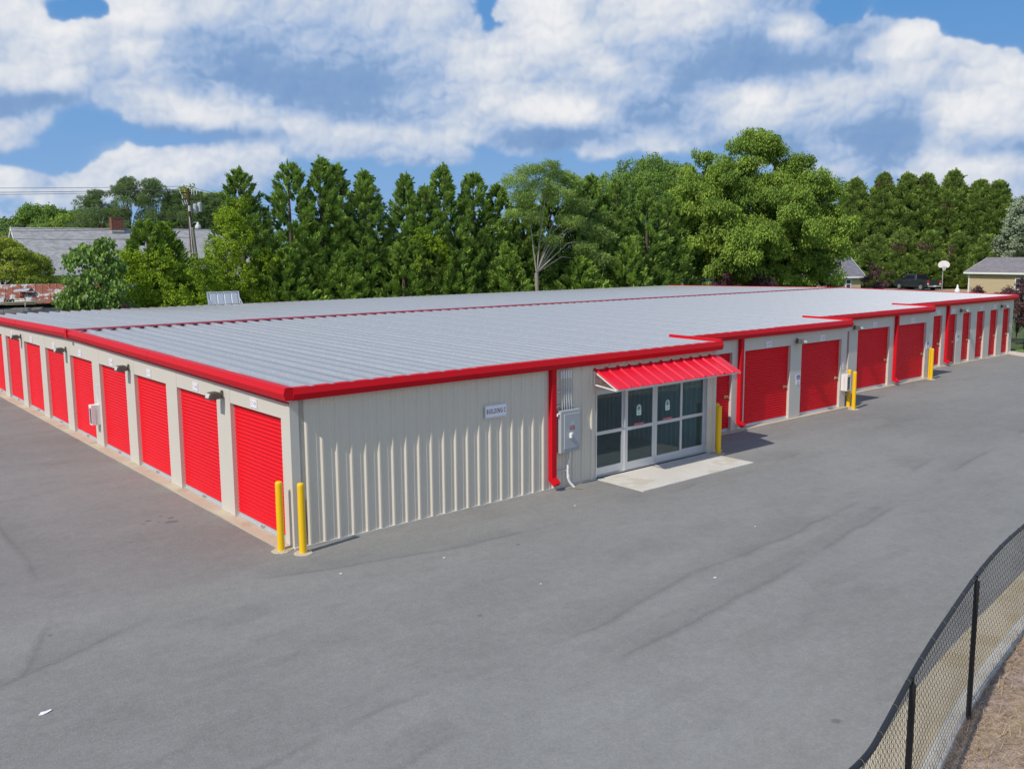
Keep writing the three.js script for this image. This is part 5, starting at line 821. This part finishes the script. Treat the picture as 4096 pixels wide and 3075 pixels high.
// pines and distant trees, left
function pine(x, z, h, seed, label) {
  const R = rng(seed), clumps = []; for (let i = 0; i < 46; i++) { const k = Math.pow(R(), 0.7), a = R() * 6.283, q = (0.5 + 2.0 * Math.sin(Math.PI * clamp(0.16 + 0.8 * k))) * (0.35 + 0.65 * R()) * (k > 0.9 ? 0.5 : 1); clumps.push([Math.cos(a) * q, h * (0.34 + 0.63 * k), Math.sin(a) * q, 0.45 + 0.4 * R()]); }
  clumps.push([0, h * 0.98, 0, 0.5]); return clumpTree('pine_tree', label, 'tree', [x, 0, z], clumps, TUFT, PINE, { seed, per: 260, size: 0.2, trunk: 0.2, fork: [0, h * 0.55, 0], bark: pineBark, limbScale: 0.25, mat: needleMat, flatten: 0.7, group: 'pines behind the white house' });
}
[[16.9, -69.2, 10.2], [19.0, -68, 11.3], [21.0, -67.4, 11.2], [22.8, -67, 10.2], [24.2, -66.5, 10.2], [25.8, -66, 10.0]].forEach(([x, z, h], i) => pine(x, z, h, 140 + i * 3, `dark pine behind the white house, ${['leftmost', 'second from left', 'third from left', 'third from right', 'second from right', 'rightmost'][i]} of six`));
clumpTree('round_tree', 'round yellow-green tree right of the utility pole top', 'tree', [27.4, 0, -71], domeClumps(81, 40, 4.4, 4.2, 4, 6.6, 0.9, 1.3, -0.5), ROUND, DOG, { seed: 82, per: 80, size: 0.42, trunk: 0.3, limbs: 6 });
clumpTree('round_tree', 'bright green tree just left of the brick chimney', 'tree', [16.6, 0, -76], domeClumps(83, 30, 3.4, 2.9, 3, 5.6, 0.8, 1.2, -0.5), ROUND, PECAN, { seed: 84, per: 80, size: 0.4, trunk: 0.25, limbs: 6 });
clumpTree('round_tree', 'round dark tree standing alone beyond the white house gable', 'tree', [18.4, 0, -95], domeClumps(85, 40, 3.6, 3.6, 3.4, 6.6, 0.9, 1.4, -0.6), ROUND, MIDGREEN, { seed: 86, per: 75, size: 0.45, trunk: 0.3, limbs: 6 });
clumpTree('round_tree', 'smaller dark tree right beside the lone round tree', 'tree', [21.2, 0, -95], domeClumps(87, 22, 1.7, 3.2, 1.8, 5.8, 0.8, 1.1, -0.8), ROUND, MIDGREEN, { seed: 88, per: 75, size: 0.42, trunk: 0.25, limbs: 6 });
clumpTree('round_tree', 'far green tree at the left edge of the horizon', 'tree', [13.4, 0, -110], domeClumps(89, 36, 5.4, 3.4, 4, 5.6, 1.0, 1.5, -0.5), ROUND, MIDGREEN, { seed: 90, per: 60, size: 0.5, trunk: 0.3, limbs: 6 });
clumpTree('silver_tree', 'pale silvery flowering tree at the right edge beyond the garage', 'tree', [112.5, 0, -28.5], domeClumps(91, 60, 5.0, 5.0, 5.0, 6.4, 1.1, 1.7, -0.7), ROUND, SILVER, { seed: 92, per: 60, size: 0.55, trunk: 0.4, limbs: 6 });
// distant woods closing the horizon
[['broad distant tree left of the pines', 34, -130, 9, 7.5], ['broad distant tree behind the utility pole', 47, -122, 10, 8], ['broad distant tree behind the first cypresses', 66, -118, 12, 8], ['broad distant tree behind the middle of the cypress row', 92, -112, 13, 8], ['broad distant tree behind the huge shade tree', 108, -84, 12, 9], ['broad distant tree right of the huge shade tree', 122, -66, 9, 9], ['broad distant tree beyond the right cypress screen', 140, -40, 12, 9], ['broad distant tree at the right edge', 142, -18, 12, 9], ['low distant tree at the left edge', -4, -125, 10, 6]].forEach(([l, x, z, w, h], i) => clumpTree('distant_tree', l, 'tree', [x, 0, z], domeClumps(200 + i, 40, w, h * 0.55, 4, h * 0.5, 1.4, 2.2, -0.7), ROUND, MIDGREEN, { seed: 210 + i, per: 26, size: 0.8, trunk: 0.3, limbs: 9 }));
// purple plum shrubs along the rear and far end
[[5.5, -26.4, 2.75, 0.5, 'small purple-leaved shrub behind the rear roof edge at left'], [15.9, -26.6, 2.6, 0.4, 'small purple-leaved shrub at the foot of the cypress row'], [43.2, -23.5, 3.5, 1.1, 'purple-leaved shrub left under the huge tree'], [44.6, -21.9, 3.5, 1.0, 'purple-leaved shrub in the middle under the huge tree'], [50.2, -24.2, 3.7, 1.3, 'purple-leaved shrub in front of the cream gable house'], [52.2, -21.8, 3.7, 1.2, 'purple-leaved shrub before the white garage door'], [56.6, -20.6, 3.9, 1.5, 'wide purple-leaved shrub right of the cream house'], [43.2, -5.4, 3.35, 1.0, 'purple-leaved shrub before the tan garage window'], [42.0, -7.0, 3.0, 0.9, 'purple-leaved shrub before the tan garage left wall'], [42.4, -4.2, 2.6, 0.9, 'purple-leaved shrub behind the far fence at the right edge'], [53.8, -23.2, 3.5, 1.0, 'small purple-leaved shrub between the two cream houses']].forEach(([x, z, h, r, l], i) => {
  const R = rng(300 + i), cl = []; for (let k = 0; k < 16; k++) { const a = R() * 6.283, q = Math.sqrt(R()) * r; cl.push([Math.cos(a) * q, h * (0.35 + 0.62 * R() * (1.05 - 0.4 * q / r)), Math.sin(a) * q, 0.2 + 0.2 * R()]); } cl.push([0.1, h - 0.12, 0, 0.16], [-0.3 * r, h - 0.3, 0.1, 0.18], [0.4 * r, h - 0.35, 0, 0.16]);
  clumpTree('plum_shrub', l, 'shrub', [x, 0, z], cl, ROUND, PLUM, { seed: 310 + i, per: 420, size: 0.17, trunk: 0.035, fork: [0, 0.5, 0], leaf: 'foliage', limbScale: 0.5, group: 'purple plum shrubs' });
});
scene.traverse((o) => { if (o.isMesh) { o.castShadow = true; o.receiveShadow = true; } });
renderer.render(scene, camera);
